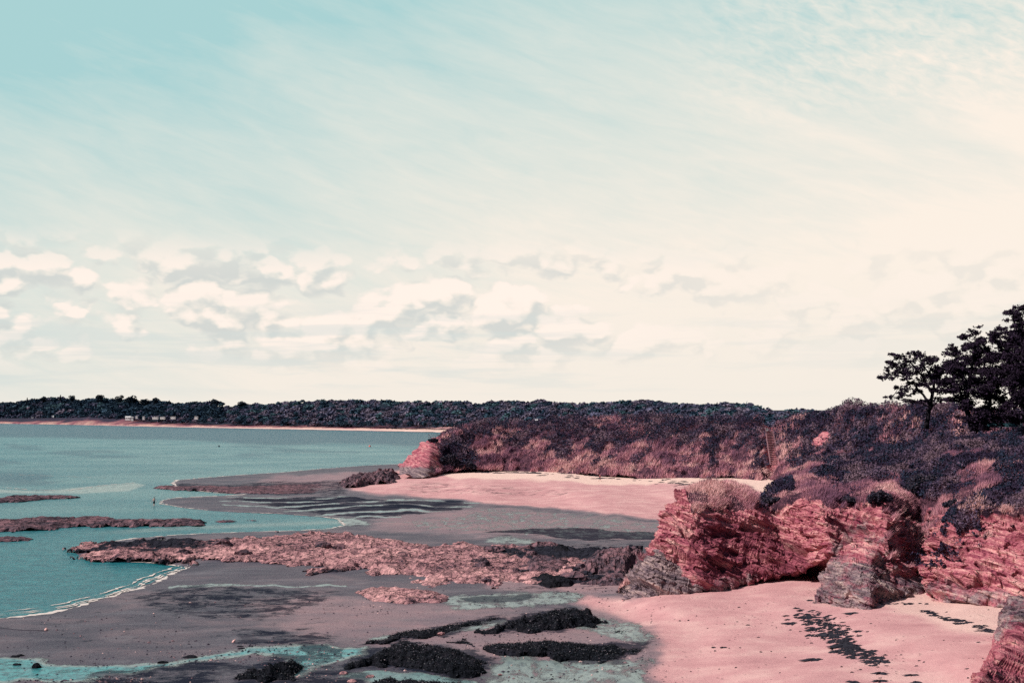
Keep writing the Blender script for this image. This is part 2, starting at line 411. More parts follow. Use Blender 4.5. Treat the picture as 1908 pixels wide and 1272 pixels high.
def m_cliff():
    m, t, b = new_mat('cliff_rock')
    geo = t.node('ShaderNodeNewGeometry'); pos = geo.outputs['Position']
    s = t.node('ShaderNodeSeparateXYZ'); t.l.new(pos, s.inputs[0])
    at = t.attr('zone'); sp = t.node('ShaderNodeSeparateColor'); t.l.new(at.outputs['Color'], sp.inputs[0])
    veg, redm, grey = sp.outputs
    # bedding planes dipping to the right
    q = t.math('ADD', t.math('MULTIPLY_ADD', s.outputs[0], 0.44, s.outputs[2]), t.math('MULTIPLY', s.outputs[1], 0.12))
    cb = t.node('ShaderNodeCombineXYZ'); t.put(cb.inputs[0], t.math('MULTIPLY', s.outputs[0], 0.30)); t.put(cb.inputs[1], t.math('MULTIPLY', s.outputs[1], 0.30)); t.put(cb.inputs[2], t.math('MULTIPLY', q, 2.3))
    lay = cb.outputs[0]
    bed = t.noise(lay, 1.0, 6, 0.68, 0.6)
    n1 = t.noise(pos, 0.9, 6, 0.65, 0.4); n2 = t.noise(pos, 5.0, 4, 0.7); big = t.noise(pos, 0.16, 4, 0.6)
    v = t.math('ADD', t.math('MULTIPLY', bed, 0.55), t.math('MULTIPLY', t.math('ADD', n1, n2), 0.225))
    pink = t.ramp(v, [(0.37, (0.030, 0.008, 0.020)), (0.43, (0.260, 0.055, 0.088)), (0.51, (0.500, 0.175, 0.200)), (0.61, (0.76, 0.430, 0.380))])
    redc = t.ramp(v, [(0.36, (0.014, 0.008, 0.018)), (0.43, (0.120, 0.028, 0.046)), (0.52, (0.290, 0.076, 0.105)), (0.62, (0.60, 0.260, 0.260))])
    gr = t.ramp(v, [(0.36, (0.014, 0.013, 0.026)), (0.43, (0.100, 0.070, 0.088)), (0.52, (0.270, 0.190, 0.200)), (0.62, (0.58, 0.420, 0.380))])
    rn = t.step(t.math('ADD', redm, t.math('MULTIPLY', t.math('SUBTRACT', big, 0.5), 0.9)), 0.35, 0.65)
    gn = t.step(t.math('ADD', grey, t.math('MULTIPLY', t.math('SUBTRACT', n1, 0.5), 0.9)), 0.35, 0.65)
    c = t.mix(rn, pink, redc); c = t.mix(gn, c, gr)
    soil = t.ramp(n1, [(0.35, (0.026, 0.014, 0.026)), (0.55, (0.085, 0.036, 0.052)), (0.75, (0.17, 0.075, 0.085))])
    c = t.mix(t.step(veg, 0.3, 0.6), c, soil)
    crk = t.node('ShaderNodeTexVoronoi', feature='DISTANCE_TO_EDGE'); t.put(crk.inputs['Vector'], t.scale(lay, 1.6, 1.6, 0.55)); crk.inputs['Scale'].default_value = 1.0
    cm = t.math('MULTIPLY', t.step(crk.outputs['Distance'], 0.030, 0.0), t.step(n1, .50, .60))
    cm = t.math('MULTIPLY', cm, t.step(veg, 0.5, 0.3))
    c = t.mix(t.math('MULTIPLY', cm, 0.55), c, (0.02, 0.012, 0.02))
    h = t.math('ADD', t.math('MULTIPLY', bed, 1.3), t.math('ADD', t.math('MULTIPLY', n1, 0.6), t.math('MULTIPLY', n2, 0.4)))
    h = t.math('SUBTRACT', h, t.math('MULTIPLY', cm, 0.5))
    setb(t, b, c, 0.9, t.bump(h, 0.28, 1.0), 0.08)
    return m

def m_attr(name, rough=0.8, spec=0.15, var=0.35):
    m, t, b = new_mat(name)
    a = t.attr('tint').outputs['Color']
    n = t.noise(t.node('ShaderNodeNewGeometry').outputs['Position'], 1.5, 3, 0.6)
    c = t.mix(t.step(n, 0.35, 0.7, 0.0, var), a, t.mix(0.55, a, (0.01, 0.01, 0.02)))
    setb(t, b, c, rough, None, spec)
    return m
def m_flat(name, col, rough=0.6, spec=0.3, var=0.25, sc=3.0):
    m, t, b = new_mat(name)
    n = t.noise(t.node('ShaderNodeNewGeometry').outputs['Position'], sc, 4, 0.6)
    c = t.mix(t.step(n, 0.35, 0.7, 0.0, var), col, tuple(x * 0.5 for x in col))
    setb(t, b, c, rough, t.bump(n, 0.01, 0.5), spec)
    return m

M_G = m_ground(); M_W = m_water(); M_CL = m_cliff()
M_REEF = m_rock('reef_rock', pale=(0.66, 0.360, 0.345), mid=(0.38, 0.190, 0.200), dark=(0.026, 0.024, 0.038))
M_DREEF = m_rock('dark_reef_rock', pale=(0.26, 0.135, 0.150), mid=(0.115, 0.075, 0.092), dark=(0.022, 0.024, 0.034))
M_WEED = m_rock('seaweed_rock', pale=(0.020, 0.018, 0.024), mid=(0.009, 0.010, 0.014), dark=(0.003, 0.004, 0.006), disp=0.18)
M_VEG = m_attr('scrub_leaves'); M_WOOD = m_attr('wood_leaves', var=0.3)
M_FROND = m_attr('wrack', .55, .25, .2)
M_BARK = m_flat('bark', (0.014, 0.011, 0.016), 0.9, 0.1)
M_WHITE = m_flat('white_paint', (0.62, 0.61, 0.60), 0.5, 0.3, 0.1)
M_ROOF = m_flat('roof_tiles', (0.10, 0.07, 0.08), 0.8, 0.1)
M_GLASS = m_flat('window_glass', (0.02, 0.03, 0.04), 0.1, 0.6, 0.1)
M_PLANK = m_flat('weathered_planks', (0.40, 0.205, 0.225), 0.8, 0.15, 0.35, 8)
M_FOAM = m_flat('sea_foam', (0.72, 0.62, 0.56), 0.7, 0.3, 0.5, 2)
M_KELP = m_flat('cast_seaweed', (0.022, 0.020, 0.030), 0.7, 0.2, 0.5, 4)

# ------------------------------------------------------------------ ground sheet
cols = np.concatenate([np.linspace(-1400, -40, 40)[:-1], np.arange(-40, 1950, 1.7), np.linspace(1960, 3200, 40)])
rows = np.concatenate([np.array([765.2, 766, 767]), np.arange(768, 1292, 1.0), np.linspace(1296, 1900, 60), [2300, 3200, 5000]])
PX, PY = np.meshgrid(cols, rows)
GZ, GSD = ground_z(PX, PY)
GW = onz(PX, PY, GZ)
wn = (fbm(P3(PX * 0.012, PY * 0.05), 4, 3) - 0.5)
wx = PX + wn * 40; wy = PY + (fbm(P3(PX * 0.02, PY * 0.06), 3, 8) - 0.5) * 12
def soft(poly, edge):                               # 1 inside, fading over `edge` rows
    return sstep(sdist(wx * 0.35, wy, [(a * 0.35, b) for a, b in poly]), -edge, edge)
dry = soft([(1240, 1300), (1205, 1250), (1230, 1205), (1200, 1170), (1140, 1150), (1075, 1122), (1100, 1108), (1170, 1112), (1600, 1000), (2600, 900), (3200, 1400), (1240, 1500)], 14)
dry = np.maximum(dry, soft([(650, 905), (700, 885), (760, 870), (900, 862), (1450, 870), (1500, 930), (1290, 975), (1230, 968), (1100, 952), (900, 936), (760, 922), (660, 915)], 5))
dry = np.maximum(dry, sstep(shore_row(PX) - PY, -1, 2))
dry = np.maximum(dry, 0.45 * soft([(480, 900), (520, 886), (640, 880), (700, 885), (680, 912), (560, 915)], 5))
dry = np.maximum(dry, 0.42 * soft([(560, 1100), (900, 1130), (1250, 1150), (1250, 1300), (950, 1300), (900, 1230), (700, 1200), (560, 1190), (480, 1130)], 26))
dry = np.maximum(dry, 0.40 * soft([(700, 960), (900, 940), (1260, 975), (1260, 1010), (900, 1000), (680, 985)], 10))
dry = np.maximum(dry, 0.5 * soft([(900, 1060), (1240, 1060), (1180, 1100), (1090, 1108), (900, 1095)], 8))
bright = np.maximum(soft([(740, 876), (900, 868), (1450, 872), (1480, 925), (1400, 910), (1200, 902), (1000, 895), (850, 890)], 5),
                    0.6 * soft([(1640, 1130), (1730, 1090), (1900, 1110), (1870, 1190), (1750, 1175)], 10))
bright = np.maximum(bright, sstep(shore_row(PX) - PY, 0, 2) * sstep(shore_row(PX) - PY, 9, 5))
pool = np.zeros_like(PX)
def pool_poly(p, s=1.0, e=4):
    global pool
    pool = np.maximum(pool, s * soft(p, e))
pool_poly([(830, 1110), (880, 1104), (1060, 1100), (1110, 1106), (1080, 1122), (1000, 1132), (840, 1138)], 0.62, 5)
pool_poly([(1040, 1165), (1110, 1150), (1190, 1160), (1225, 1190), (1205, 1215), (1120, 1180)], 0.62, 6)
pool_poly([(900, 1245), (930, 1215), (1000, 1222), (1210, 1228), (1200, 1300), (880, 1300)], 0.66, 8)
pool_poly([(880, 1160), (945, 1150), (940, 1168), (820, 1180), (700, 1194), (690, 1190)], 0.66, 3)
pool_poly([(-400, 1222), (0, 1222), (60, 1224), (90, 1236), (200, 1240), (330, 1232), (400, 1216), (460, 1202), (560, 1198), (640, 1206), (690, 1204), (680, 1222), (600, 1240), (560, 1262), (500, 1262), (540, 1222), (470, 1216), (300, 1246), (180, 1266), (0, 1270), (-400, 1268)], 0.97, 6)
pool_poly([(640, 1248), (760, 1250), (860, 1262), (900, 1275), (700, 1272), (620, 1260)], 0.85, 3)
pool_poly([(300, 1091), (420, 1089), (640, 1089), (640, 1093), (420, 1094), (300, 1095)], 0.75, 1.6)
pool_poly([(900, 1000), (980, 1004), (1020, 1012), (900, 1010)], 0.66, 3)
pool_poly([(580, 962), (660, 968), (690, 976), (640, 985), (570, 984)], 0.70, 4)
pool_poly([(925, 1036), (962, 1038), (972, 1060), (940, 1062)], 1.0, 2)
pool_poly([(880, 940), (1100, 955), (1240, 972), (1240, 1008), (1000, 1000), (800, 985), (700, 975), (860, 955)], 0.40, 8)
weed = np.zeros_like(PX)
ppw = sstep(pool, .8, .97) * (PY > 1190) * .22
def weed_poly(p, s=1.0, e=4):
    global weed
    weed = np.maximum(weed, s * soft(p, e))
weed_poly([(430, 930), (640, 925), (880, 936), (860, 948), (760, 960), (680, 968), (560, 955)], 1.0, 3)
weed_poly([(890, 990), (1000, 982), (1060, 986), (1240, 990), (1240, 1006), (1090, 1004), (1000, 996)], 0.9, 3)
weed_poly([(200, 1110), (330, 1085), (640, 1100), (560, 1150), (420, 1160), (330, 1150)], 0.46, 10)
weed_poly([(-50, 1160), (200, 1120), (640, 1100), (700, 1180), (400, 1200), (100, 1215)], 0.20, 14)
weed_poly([(420, 1170), (640, 1180), (620, 1200), (440, 1198)], 0.55, 6)
weed_poly([(150, 1255), (400, 1228), (680, 1240), (680, 1300), (100, 1300)], 0.55, 8)
weed_poly([(560, 1200), (640, 1205), (640, 1225), (560, 1225)], 0.6, 5)
weed_poly([(860, 1112), (1000, 1104), (1000, 1116), (880, 1122)], 0.8, 3)
weed_poly([(880, 985), (1250, 1010), (1230, 1100), (1000, 1110), (900, 1090)], 0.30, 8)
weed_poly([(300, 905), (640, 893), (660, 925), (380, 918)], 0.5, 4)
weed_poly([(850, 900), (760, 895), (760, 915), (1050, 925), (1080, 912)], 0.30, 4)
weed = np.maximum(weed, ppw)
for p_ in ([(905, 1182), (945, 1146), (1035, 1134), (1085, 1130), (1120, 1152), (1050, 1178)], [(890, 1196), (1010, 1190), (1225, 1198), (1165, 1236), (1060, 1232)], [(640, 1246), (672, 1212), (760, 1192), (880, 1208), (935, 1232), (860, 1268), (760, 1250)], [(670, 1200), (790, 1170), (950, 1142), (955, 1154), (800, 1192)], [(430, 1272), (450, 1240), (520, 1210), (572, 1218), (570, 1262)]): weed_poly(p_, .62, 7)
# ripple troughs: long low ridges running along the strand
rz = soft([(400, 922), (900, 930), (880, 945), (700, 972), (440, 948)], 4)
sn = np.sin(PY * 0.72 + PX * 0.012 + wn * 11 + 2.2 * np.sin(PX * .011))
brk = sstep(fbm(P3(PX * .012, PY * .22), 3, 77), .28, .46)
weed = np.clip(weed * (1 - rz * .25) , 0, 1) * (1 - rz * brk * sstep(sn, .0, -.8)); pool = np.maximum(pool, rz * brk * sstep(sn, -.35, -.95) * .85)
inl = sstep(shore_row(PX) - PY, 11, 15); dry = dry * (1 - inl); weed = np.maximum(weed, inl); bright = bright * (1 - inl)      # heath and woodland floor inland
farb = np.clip(bright, 0, 1)
V = GW.copy(); V[..., 2] += (fbm(GW * 0.12, 4, 5) - 0.5) * 0.10 * (GSD < -3)
me = raw_mesh('ground', V, grid_faces(*PX.shape), M_G, {'zone': np.stack([dry, pool, weed, farb], -1)})
add('ground', me, kind='structure')
# coarse land under everything, out to the horizon
cs = [(-40000, -400, -2.2), (40000, -400, -2.2), (40000, 50000, -2.2), (-40000, 50000, -2.2)]
me = raw_mesh('terrain', cs, [(0, 1, 2, 3)], M_G, {'zone': np.tile([0.2, 0, 0.6, 0], (4, 1))}); add('terrain', me, kind='structure')

# ------------------------------------------------------------------ sea
wc = np.concatenate([np.linspace(-1500, -20, 60)[:-1], np.arange(-20, 1150, 3.0)]); wr = np.concatenate([np.arange(770, 1160, 1.5), np.linspace(1162, 1500, 40)])
WX, WY = np.meshgrid(wc, wr)
keepw = ~((WX > 720) & (WY > 985)) & ~((WX > 960) & (WY > 880))
WW = onz(WX, WY, 0.0)
q1 = fbm(P3(WX * 0.006, WY * 0.10), 4, 21)
near = sstep(WY + (q1 - .5) * 40, 860, 1060)
near = np.maximum(near, 0.75 * sstep(WX, 420, -60) * sstep(WY, 1000, 800) * 0.5)
ripz = sstep(shore_row(WX) + 28 + (q1 - .5) * 20 - WY, -3, 6)
ripz = np.maximum(ripz, 0.8 * sstep(WY, 868, 890) * sstep(WY, 915, 895) * sstep(WX, 330, 200) * sstep(q1, .4, .6))
ripz = np.maximum(ripz, 0.6 * sstep(q1, 0.60, 0.70) * sstep(WY, 900, 860))
pale = sstep(sdist(WX * .35, WY + (q1 - .5) * 4, [(a * .35, b) for a, b in [(-300, 905), (0, 911), (80, 914), (160, 906), (250, 899), (270, 903), (240, 914), (150, 919), (60, 918), (-300, 912)]]), -2, 1.5) * .9
pale = np.maximum(pale, 0.5 * sstep(np.abs(WY - np.interp(WX, [130, 330, 640], [996, 984, 972])), 6, 0) * sstep(WX, 130, 300))
me = raw_mesh('sea', WW, grid_faces(*WX.shape, keep=keepw), M_W, {'zone': np.stack([near, ripz, pale], -1)})
add('sea', me, kind='structure')

# foam along the tide line
fv, ff = [], []
def foam(pts, w0, w1, z=0.06):
    P = onz([p[0] for p in pts], [p[1] for p in pts], 0.0)[:, :2]
    L = np.concatenate([[0], np.cumsum(np.linalg.norm(np.diff(P, axis=0), axis=1))])
    n = max(8, int(L[-1] / 0.22)); s_ = np.linspace(0, L[-1], n)
    x = np.interp(s_, L, P[:, 0]); y = np.interp(s_, L, P[:, 1])
    tx, ty = np.gradient(x), np.gradient(y); ll = np.hypot(tx, ty) + 1e-9; nx, ny = -ty / ll, tx / ll
    a = (fbm(P3(s_ * 0.9, 0, 0), 5, 31, .65) - 0.45) * 2.6; c = (fbm(P3(s_ * 0.25, 9, 0), 5, 33, .6) - 0.5) * 3
    wv = np.interp(s_ / L[-1], [0, 1], [w0, w1]) * np.clip(a + 0.25, 0.0, 1.4) * .5
    x = x + nx * c * 1.0; y = y + ny * c * 1.0
    b = len(fv)
    for k in range(n):
        fv.append((x[k] - nx[k] * wv[k], y[k] - ny[k] * wv[k], z)); fv.append((x[k] + nx[k] * wv[k], y[k] + ny[k] * wv[k], z))
    for k in range(n - 1): ff.append((b + 2 * k, b + 2 * k + 1, b + 2 * k + 3, b + 2 * k + 2))
foam([(-300, 1188)] + SEA[2:12], 1.2, 0.8)
foam(SEA[11:18], 0.6, 0.8)
foam(SEA[26:36], 0.9, 0.7); foam(SEA[35:40], 1.6, 1.2); foam(SEA[39:47], 1.6, 1.4); foam(SEA[46:52], 1.1, 0.7); foam(SEA[18:27], 0.7, 0.9)
foam([(0, 908), (60, 912), (130, 913), (180, 905), (250, 899)], 0.8, 0.8)
foam([(0, 884), (60, 885), (200, 890)], 0.5, 0.5)
for k_, (dx_, dy_) in enumerate([(-6, -4), (-14, -8), (-3, -2)]): foam([(a_ + dx_, b_ + dy_) for a_, b_ in SEA[2:12]], .28, .5)
add('surf_foam', raw_mesh('surf_foam', fv, ff, M_FOAM), kind='stuff', label='thin broken line of pale foam along the edge of the tide', cat='foam')

# ------------------------------------------------------------------ rocks on the strand: world-space height fields
def rock(name, label, poly, h, mat, cat='rock', group=None, sx=0.16, sy=0.30, w=1.5, rough=0.7, fr=0.45, weed=0.0, seed=0, z0=None, smooth=False, weedf=None, stretch=(1, 1), big=.30, wobk=.5, fronds=False, holes=0.0):
    pts = []
    cy = sum(p[1] for p in poly) / len(poly)
    yt = min(p[1] for p in poly); yb = max(p[1] for p in poly)
    zs, _ = ground_z(np.array([p[0] for p in poly], float), np.array([p[1] for p in poly], float)); zs = np.maximum(zs, 0.0)
    for (a, b_), zz in zip(poly, zs):
        lift = h * 0.75 * (yb - b_) / max(1, yb - yt)
        q = onz(a, b_, zz + lift); pts.append((float(q[0]), float(q[1])))
    x0, x1 = min(p[0] for p in pts) - 1, max(p[0] for p in pts) + 1; y0, y1 = min(p[1] for p in pts) - 1, max(p[1] for p in pts) + 1
    gx = np.arange(x0, x1, sx); gy = np.arange(y0, y1, sy)
    gX, gY = np.meshgrid(gx, gy)
    wob = wobk * w
    jx = gX + (fbm(P3(gX * .6, gY * .4, seed), 4, seed + 1) - .5) * 2.4 * wob; jy = gY + (fbm(P3(gX * .6 + 50, gY * .4, seed), 4, seed + 2) - .5) * 4 * wob
    sd = sdist(jx, jy, pts)
    if holes: sd = sd - holes * sstep(fbm(P3(gX * .09, gY * .10, seed), 4, seed + 21), .50, .64) * 9 - holes * 2.5 * fbm(P3(gX * .5, gY * .3, seed), 3, seed + 23)
    pr = np.clip(sd / w, -0.5, 1); prf = np.where(pr > 0, 1 - (1 - pr) ** 2, pr)
    zb = float(np.mean(zs)) if z0 is None else z0
    n = ridged(P3(gX * fr * stretch[0], gY * fr * stretch[1], seed * 3.3), 5, seed + 5, 0.6)
    n2 = fbm(P3(gX * .12, gY * .08, seed), 3, seed + 9)
    zz = zb + h * (prf * (1 - rough * (1 - n) * 1.3) * (0.55 + 0.9 * n2))
    zz += (fbm(P3(gX * 2.2, gY * 1.6, seed), 3, seed + 12, .6) - .5) * big * min(1, h) * (sd > 0)
    zz = np.where(sd < 0, zb - 0.25 + sd * 0.3, zz)
    keep = sd > -0.35
    wz = (sstep(1 - prf, 0.4, 0.9) * 0.35 + weed + (weedf(gX, gY) if weedf else 0)) * np.ones_like(gX)
    me = raw_mesh(name, P3(gX, gY, zz), grid_faces(*gX.shape, keep=keep), mat, {'zone': np.stack([wz, wz, wz], -1)}, smooth=smooth)
    o = add(name, me, label=label, cat=cat, group=group)
    if fronds:                                     # bladder wrack hanging over the rock
        ii = np.argwhere(sd > -.25); n = min(14000, int(len(ii) * 1.2)); ii = ii[RNG.integers(0, len(ii), n)]
        P = np.stack([gX[ii[:, 0], ii[:, 1]], gY[ii[:, 0], ii[:, 1]], zz[ii[:, 0], ii[:, 1]] + RNG.random(n) * .06], -1) + RNG.normal(0, .04, (n, 3))
        pl = (RNG.random((n, 1)) < .05)  # a few pale fronds carry wet glints in their colour
        c_ = np.where(pl, np.array([[.16, .13, .15]]), np.array([[.006, .007, .011]]) * (.5 + 2.2 * RNG.random((n, 1))))
        V_, F_, C_ = leaves(P, .085 * (.4 + RNG.random(n)), c_, .55)
        sw = raw_mesh('seaweed', V_, F_, M_FROND, {'tint': C_}, smooth=False); add('seaweed', sw, parent=o)['kind'] = 'stuff'
    return o

def leaves(pos, size, col, flat=0.0):
    n = len(pos); a = RNG.normal(0, 1, (n, 3)); a[:, 2] *= (1 - flat); a /= np.linalg.norm(a, axis=1, keepdims=True)
    b = np.cross(a, RNG.normal(0, 1, (n, 3))); b /= np.linalg.norm(b, axis=1, keepdims=True) + 1e-9
    s = size[:, None]
    V = np.stack([pos - a * s * 0.6, pos + b * s * .38, pos + a * s * .75, pos - b * s * .38], 1).reshape(-1, 3)
    return V, np.arange(4 * n).reshape(n, 4), np.repeat(col, 4, 0)
def cluster_weed(gX, gY):                          # weed grows on the right-hand half of the ledge
    p = fbm(P3(gX * .10, gY * .07), 4, 211); return (sstep(gX, -10, 4) * 0.66 + sstep(gX, -34, -50) * 0.62) * sstep(p, .36, .56) + sstep(p, .52, .64) * .40
rock('rock_ledge', 'broad low pinkish rock ledge in the middle of the strand between wet sand and sea',
     [(150, 1036), (118, 1020), (132, 1011), (190, 1008), (260, 1003), (330, 993), (370, 998), (450, 990), (540, 986), (610, 984), (680, 988), (760, 992), (860, 1002), (940, 1008), (1010, 1006), (1080, 1008),
      (1130, 1012), (1220, 1008), (1238, 1020), (1210, 1060), (1180, 1080), (1110, 1092), (1030, 1098), (960, 1088), (900, 1090), (850, 1094), (800, 1088), (720, 1074), (600, 1068), (500, 1060), (400, 1052),
      (340, 1050), (270, 1046), (200, 1044)], 0.95, M_REEF, w=7.0, rough=0.9, fr=0.22, seed=3, weedf=cluster_weed, sx=0.14, sy=0.28, stretch=(0.8, 1.3), big=.34, wobk=.45, holes=.5)
rock('rock_mound', 'dark jagged rock mound on the right end of the ledge beside the red cliff',
     [(1075, 1062), (1082, 1042), (1110, 1028), (1140, 1018), (1170, 1016), (1195, 1022), (1206, 1036), (1200, 1052), (1170, 1066), (1120, 1070)], 2.3, M_DREEF, w=2.6, fr=0.5, seed=5, weed=0.18)
rock('rock_mound', 'low black weedy rock hump beside the small turquoise pool',
     [(962, 1062), (966, 1040), (985, 1030), (1020, 1028), (1062, 1034), (1078, 1052), (1050, 1066), (1000, 1070)], 1.3, M_DREEF, w=2.2, fr=0.6, seed=8, weed=0.3)
rock('rock_mound', 'small black arched rock on the back edge of the pink ledge',
     [(1028, 1024), (1040, 1014), (1062, 1014), (1072, 1026), (1060, 1034), (1040, 1034)], 1.2, M_WEED, w=1.2, fr=0.7, seed=9)
rock('rock_mound', 'black weed covered rock at the front edge of the ledge near wet sand',
     [(985, 1078), (1010, 1064), (1050, 1066), (1074, 1078), (1066, 1092), (1020, 1094)], 0.9, M_WEED, w=1.4, fr=0.7, seed=10)
rock('rock_mound', 'low dark broken rock at the back of the ledge left of the arched rock',
     [(985, 1012), (1000, 1006), (1030, 1008), (1050, 1012), (1040, 1020), (1005, 1020)], 0.7, M_DREEF, w=1.4, fr=.7, rough=1, big=.8, seed=50, weed=.2)
rock('rock_mound', 'brownish rock hump in front of the jagged mound near the tip of the red cliff',
     [(1090, 1082), (1110, 1070), (1150, 1068), (1180, 1076), (1170, 1088), (1120, 1092)], 0.9, M_DREEF, w=1.6, fr=.7, rough=1, big=.8, seed=51)
rock('rock_mound', 'dark rough rock on the ledge just left of the small turquoise pool',
     [(868, 1052), (885, 1040), (915, 1040), (928, 1050), (915, 1060), (885, 1062)], 0.8, M_DREEF, w=1.4, fr=.8, rough=1, big=.8, seed=52, weed=.15)
rng_b = random.Random(5)
bl_ = []
for k in range(22):                                # boulders lying on the ledge
    bx_ = rng_b.choice([rng_b.uniform(860, 1200), rng_b.uniform(860, 1200), rng_b.uniform(300, 860)]); by_ = rng_b.uniform(1016, 1082) if bx_ > 860 else rng_b.uniform(1005, 1050)
    g_ = onz(bx_, by_, .8); r_ = rng_b.uniform(.35, .95); nu_, nv_ = 14, 9
    A_, E_ = np.meshgrid(np.linspace(0, 2 * np.pi, nu_ + 1), np.linspace(-np.pi / 2, np.pi / 2, nv_)); d_ = P3(np.cos(E_) * np.cos(A_), np.cos(E_) * np.sin(A_), np.sin(E_))
    rr_ = r_ * (.45 + 1.1 * vnoise(d_ * 1.5 + k * 3.1, k)) * (.9 + .2 * vnoise(d_ * 4 + k, k + 1))
    bo_ = add('boulder', raw_mesh('boulder', d_ * rr_[..., None] * np.array([1.5, 1.1, .75]), grid_faces(nv_, nu_ + 1), M_DREEF, {'zone': np.full((nv_ * (nu_ + 1), 3), .22 * (k % 3))}, smooth=False),
        cat='boulder', group='dark boulders strewn over the rock ledge', loc=(float(g_[0]), float(g_[1]), .75)); bl_.append((bx_, r_, bo_))
ORD = ['leftmost', 'second', 'third', 'fourth', 'fifth', 'sixth', 'seventh', 'eighth', 'ninth', 'tenth', 'eleventh']
bl_.sort(key=lambda q_: q_[0])
for k, (bx_, r_, bo_) in enumerate(bl_):
    sz_ = 'large' if r_ > .7 else 'small' if r_ < .5 else 'middling'
    n_ = k if k < 11 else 21 - k; side_ = 'left' if k < 11 else 'right'; o_ = ORD[n_] if n_ else ('leftmost' if k < 11 else 'rightmost')
    bo_['label'] = f'{sz_} dark boulder, {o_} of those strewn on the pink ledge' if n_ == 0 else f'{sz_} dark boulder, {o_} from the {side_} of those strewn on the pink ledge'
rock('pebble_bank', 'rounded tongue of pink pebbly rock in front of the ledge on grey sand',
     [(660, 1100), (690, 1094), (760, 1092), (820, 1098), (842, 1110), (825, 1122), (770, 1126), (700, 1118)], 0.40, M_REEF, w=1.2, fr=1.2, rough=.7, seed=12, sx=0.12, sy=0.22)
rock('reef', 'long dark weedy reef lying in the water at the left of the photo',
     [(-120, 975), (0, 966), (60, 960), (140, 958), (200, 962), (300, 966), (360, 962), (392, 968), (388, 976), (300, 978), (210, 984), (150, 982), (90, 990), (0, 991), (-120, 992)], 0.9, M_DREEF, w=2.5, fr=0.35, seed=14, sx=0.3, sy=0.6, z0=0.0, weed=0.08, holes=.3)
rock('reef', 'small dark reef at the left edge above the calm turquoise water',
     [(-100, 1002), (0, 997), (50, 996), (66, 1002), (50, 1008), (0, 1008), (-100, 1010)], 0.5, M_DREEF, w=1.5, fr=0.5, seed=15, sx=.22, sy=.5, z0=0.0)
rock('reef', 'low dark reef at the far left beside the pale wave streak',
     [(-120, 934), (0, 928), (20, 922), (70, 922), (146, 920), (150, 923), (80, 928), (40, 934), (0, 936), (-120, 938)], 0.8, M_DREEF, w=1.5, fr=0.4, seed=16, sx=.3, sy=.8, z0=0.0, weed=.05)
rock('reef', 'tiny dark rock islet right of the long weedy reef', [(398, 970), (420, 967), (442, 969), (436, 972), (410, 973)], 0.35, M_DREEF, w=.8, seed=17, z0=0.0)
rock('reef', 'tiniest brown islet in the water farthest right of the weedy reef', [(456, 968), (468, 966), (480, 968), (470, 970)], 0.35, M_DREEF, w=.8, seed=18, z0=0.0)
rock('reef', 'narrow brown reef along the sand spit beyond the wading person',
     [(285, 908), (310, 905), (360, 904), (430, 906), (520, 902), (600, 896), (640, 896), (650, 906), (620, 916), (520, 920), (440, 919), (380, 914), (320, 912)], 0.55, M_DREEF, w=2.0, fr=0.35, seed=19, sx=.3, sy=.7, z0=0.08)
rock('rock_mound', 'grey low rock outcrop at the foot of the distant headland point',
     [(632, 900), (640, 886), (680, 878), (720, 872), (750, 874), (745, 886), (728, 896), (690, 900), (668, 908), (645, 908)], 2.4, M_DREEF, w=4, rough=1.0, big=.9, fr=0.25, seed=20, sx=.3, sy=.6)
KW = dict(mat=M_WEED, w=1.8, fr=0.6, rough=0.9, sx=0.08, sy=0.13, big=.5, wobk=.7, fronds=True)
rock('weed_rock', 'tallest black seaweed covered rock standing in the pale pool', [(928, 1162), (945, 1148), (985, 1138), (1035, 1134), (1060, 1122), (1085, 1130), (1114, 1146), (1110, 1158), (1070, 1166), (1020, 1172), (960, 1178), (902, 1176)], 0.95, seed=30, **KW)
rock('weed_rock', 'long flat black seaweed bed with pointed right end beside pink sand', [(900, 1196), (960, 1192), (1010, 1196), (1080, 1191), (1150, 1192), (1222, 1200), (1200, 1210), (1164, 1230), (1120, 1238), (1060, 1226), (1000, 1220), (925, 1210)], 0.50, seed=31, **KW)
rock('weed_rock', 'big black wedge of seaweed rock at the bottom centre pointing right', [(655, 1238), (672, 1216), (700, 1204), (760, 1196), (830, 1194), (880, 1212), (925, 1230), (900, 1248), (860, 1262), (820, 1254), (790, 1240), (740, 1236), (700, 1244)], 0.72, seed=32, **KW)
rock('weed_rock', 'thin strip of dark seaweed rock slanting across the grey sand', [(678, 1196), (720, 1186), (790, 1172), (860, 1158), (930, 1146), (950, 1150), (900, 1164), (840, 1176), (790, 1190), (720, 1196)], 0.35, seed=33, **KW)
rock('weed_rock', 'black humped seaweed rock at the bottom left of centre', [(440, 1262), (450, 1246), (490, 1232), (520, 1216), (545, 1212), (568, 1222), (555, 1240), (530, 1252), (560, 1270), (500, 1272), (460, 1272)], 0.9, seed=34, **KW)
rock('weed_rock', 'black seaweed rock cut by the bottom edge of the photo', [(690, 1274), (740, 1264), (800, 1260), (850, 1268), (870, 1285), (760, 1300), (690, 1295)], 0.5, seed=35, **KW)
rock('weed_rock', 'tiny dark seaweed clump on pale sand right of the tallest black rock', [(1146, 1176), (1158, 1171), (1170, 1176), (1158, 1182)], 0.25, seed=36, **dict(KW, wobk=.1))
rock('weed_rock', 'small grey weedy mound in the wet channel between black rocks', [(845, 1192), (865, 1186), (880, 1190), (886, 1198), (860, 1200)], 0.35, seed=37, **KW)
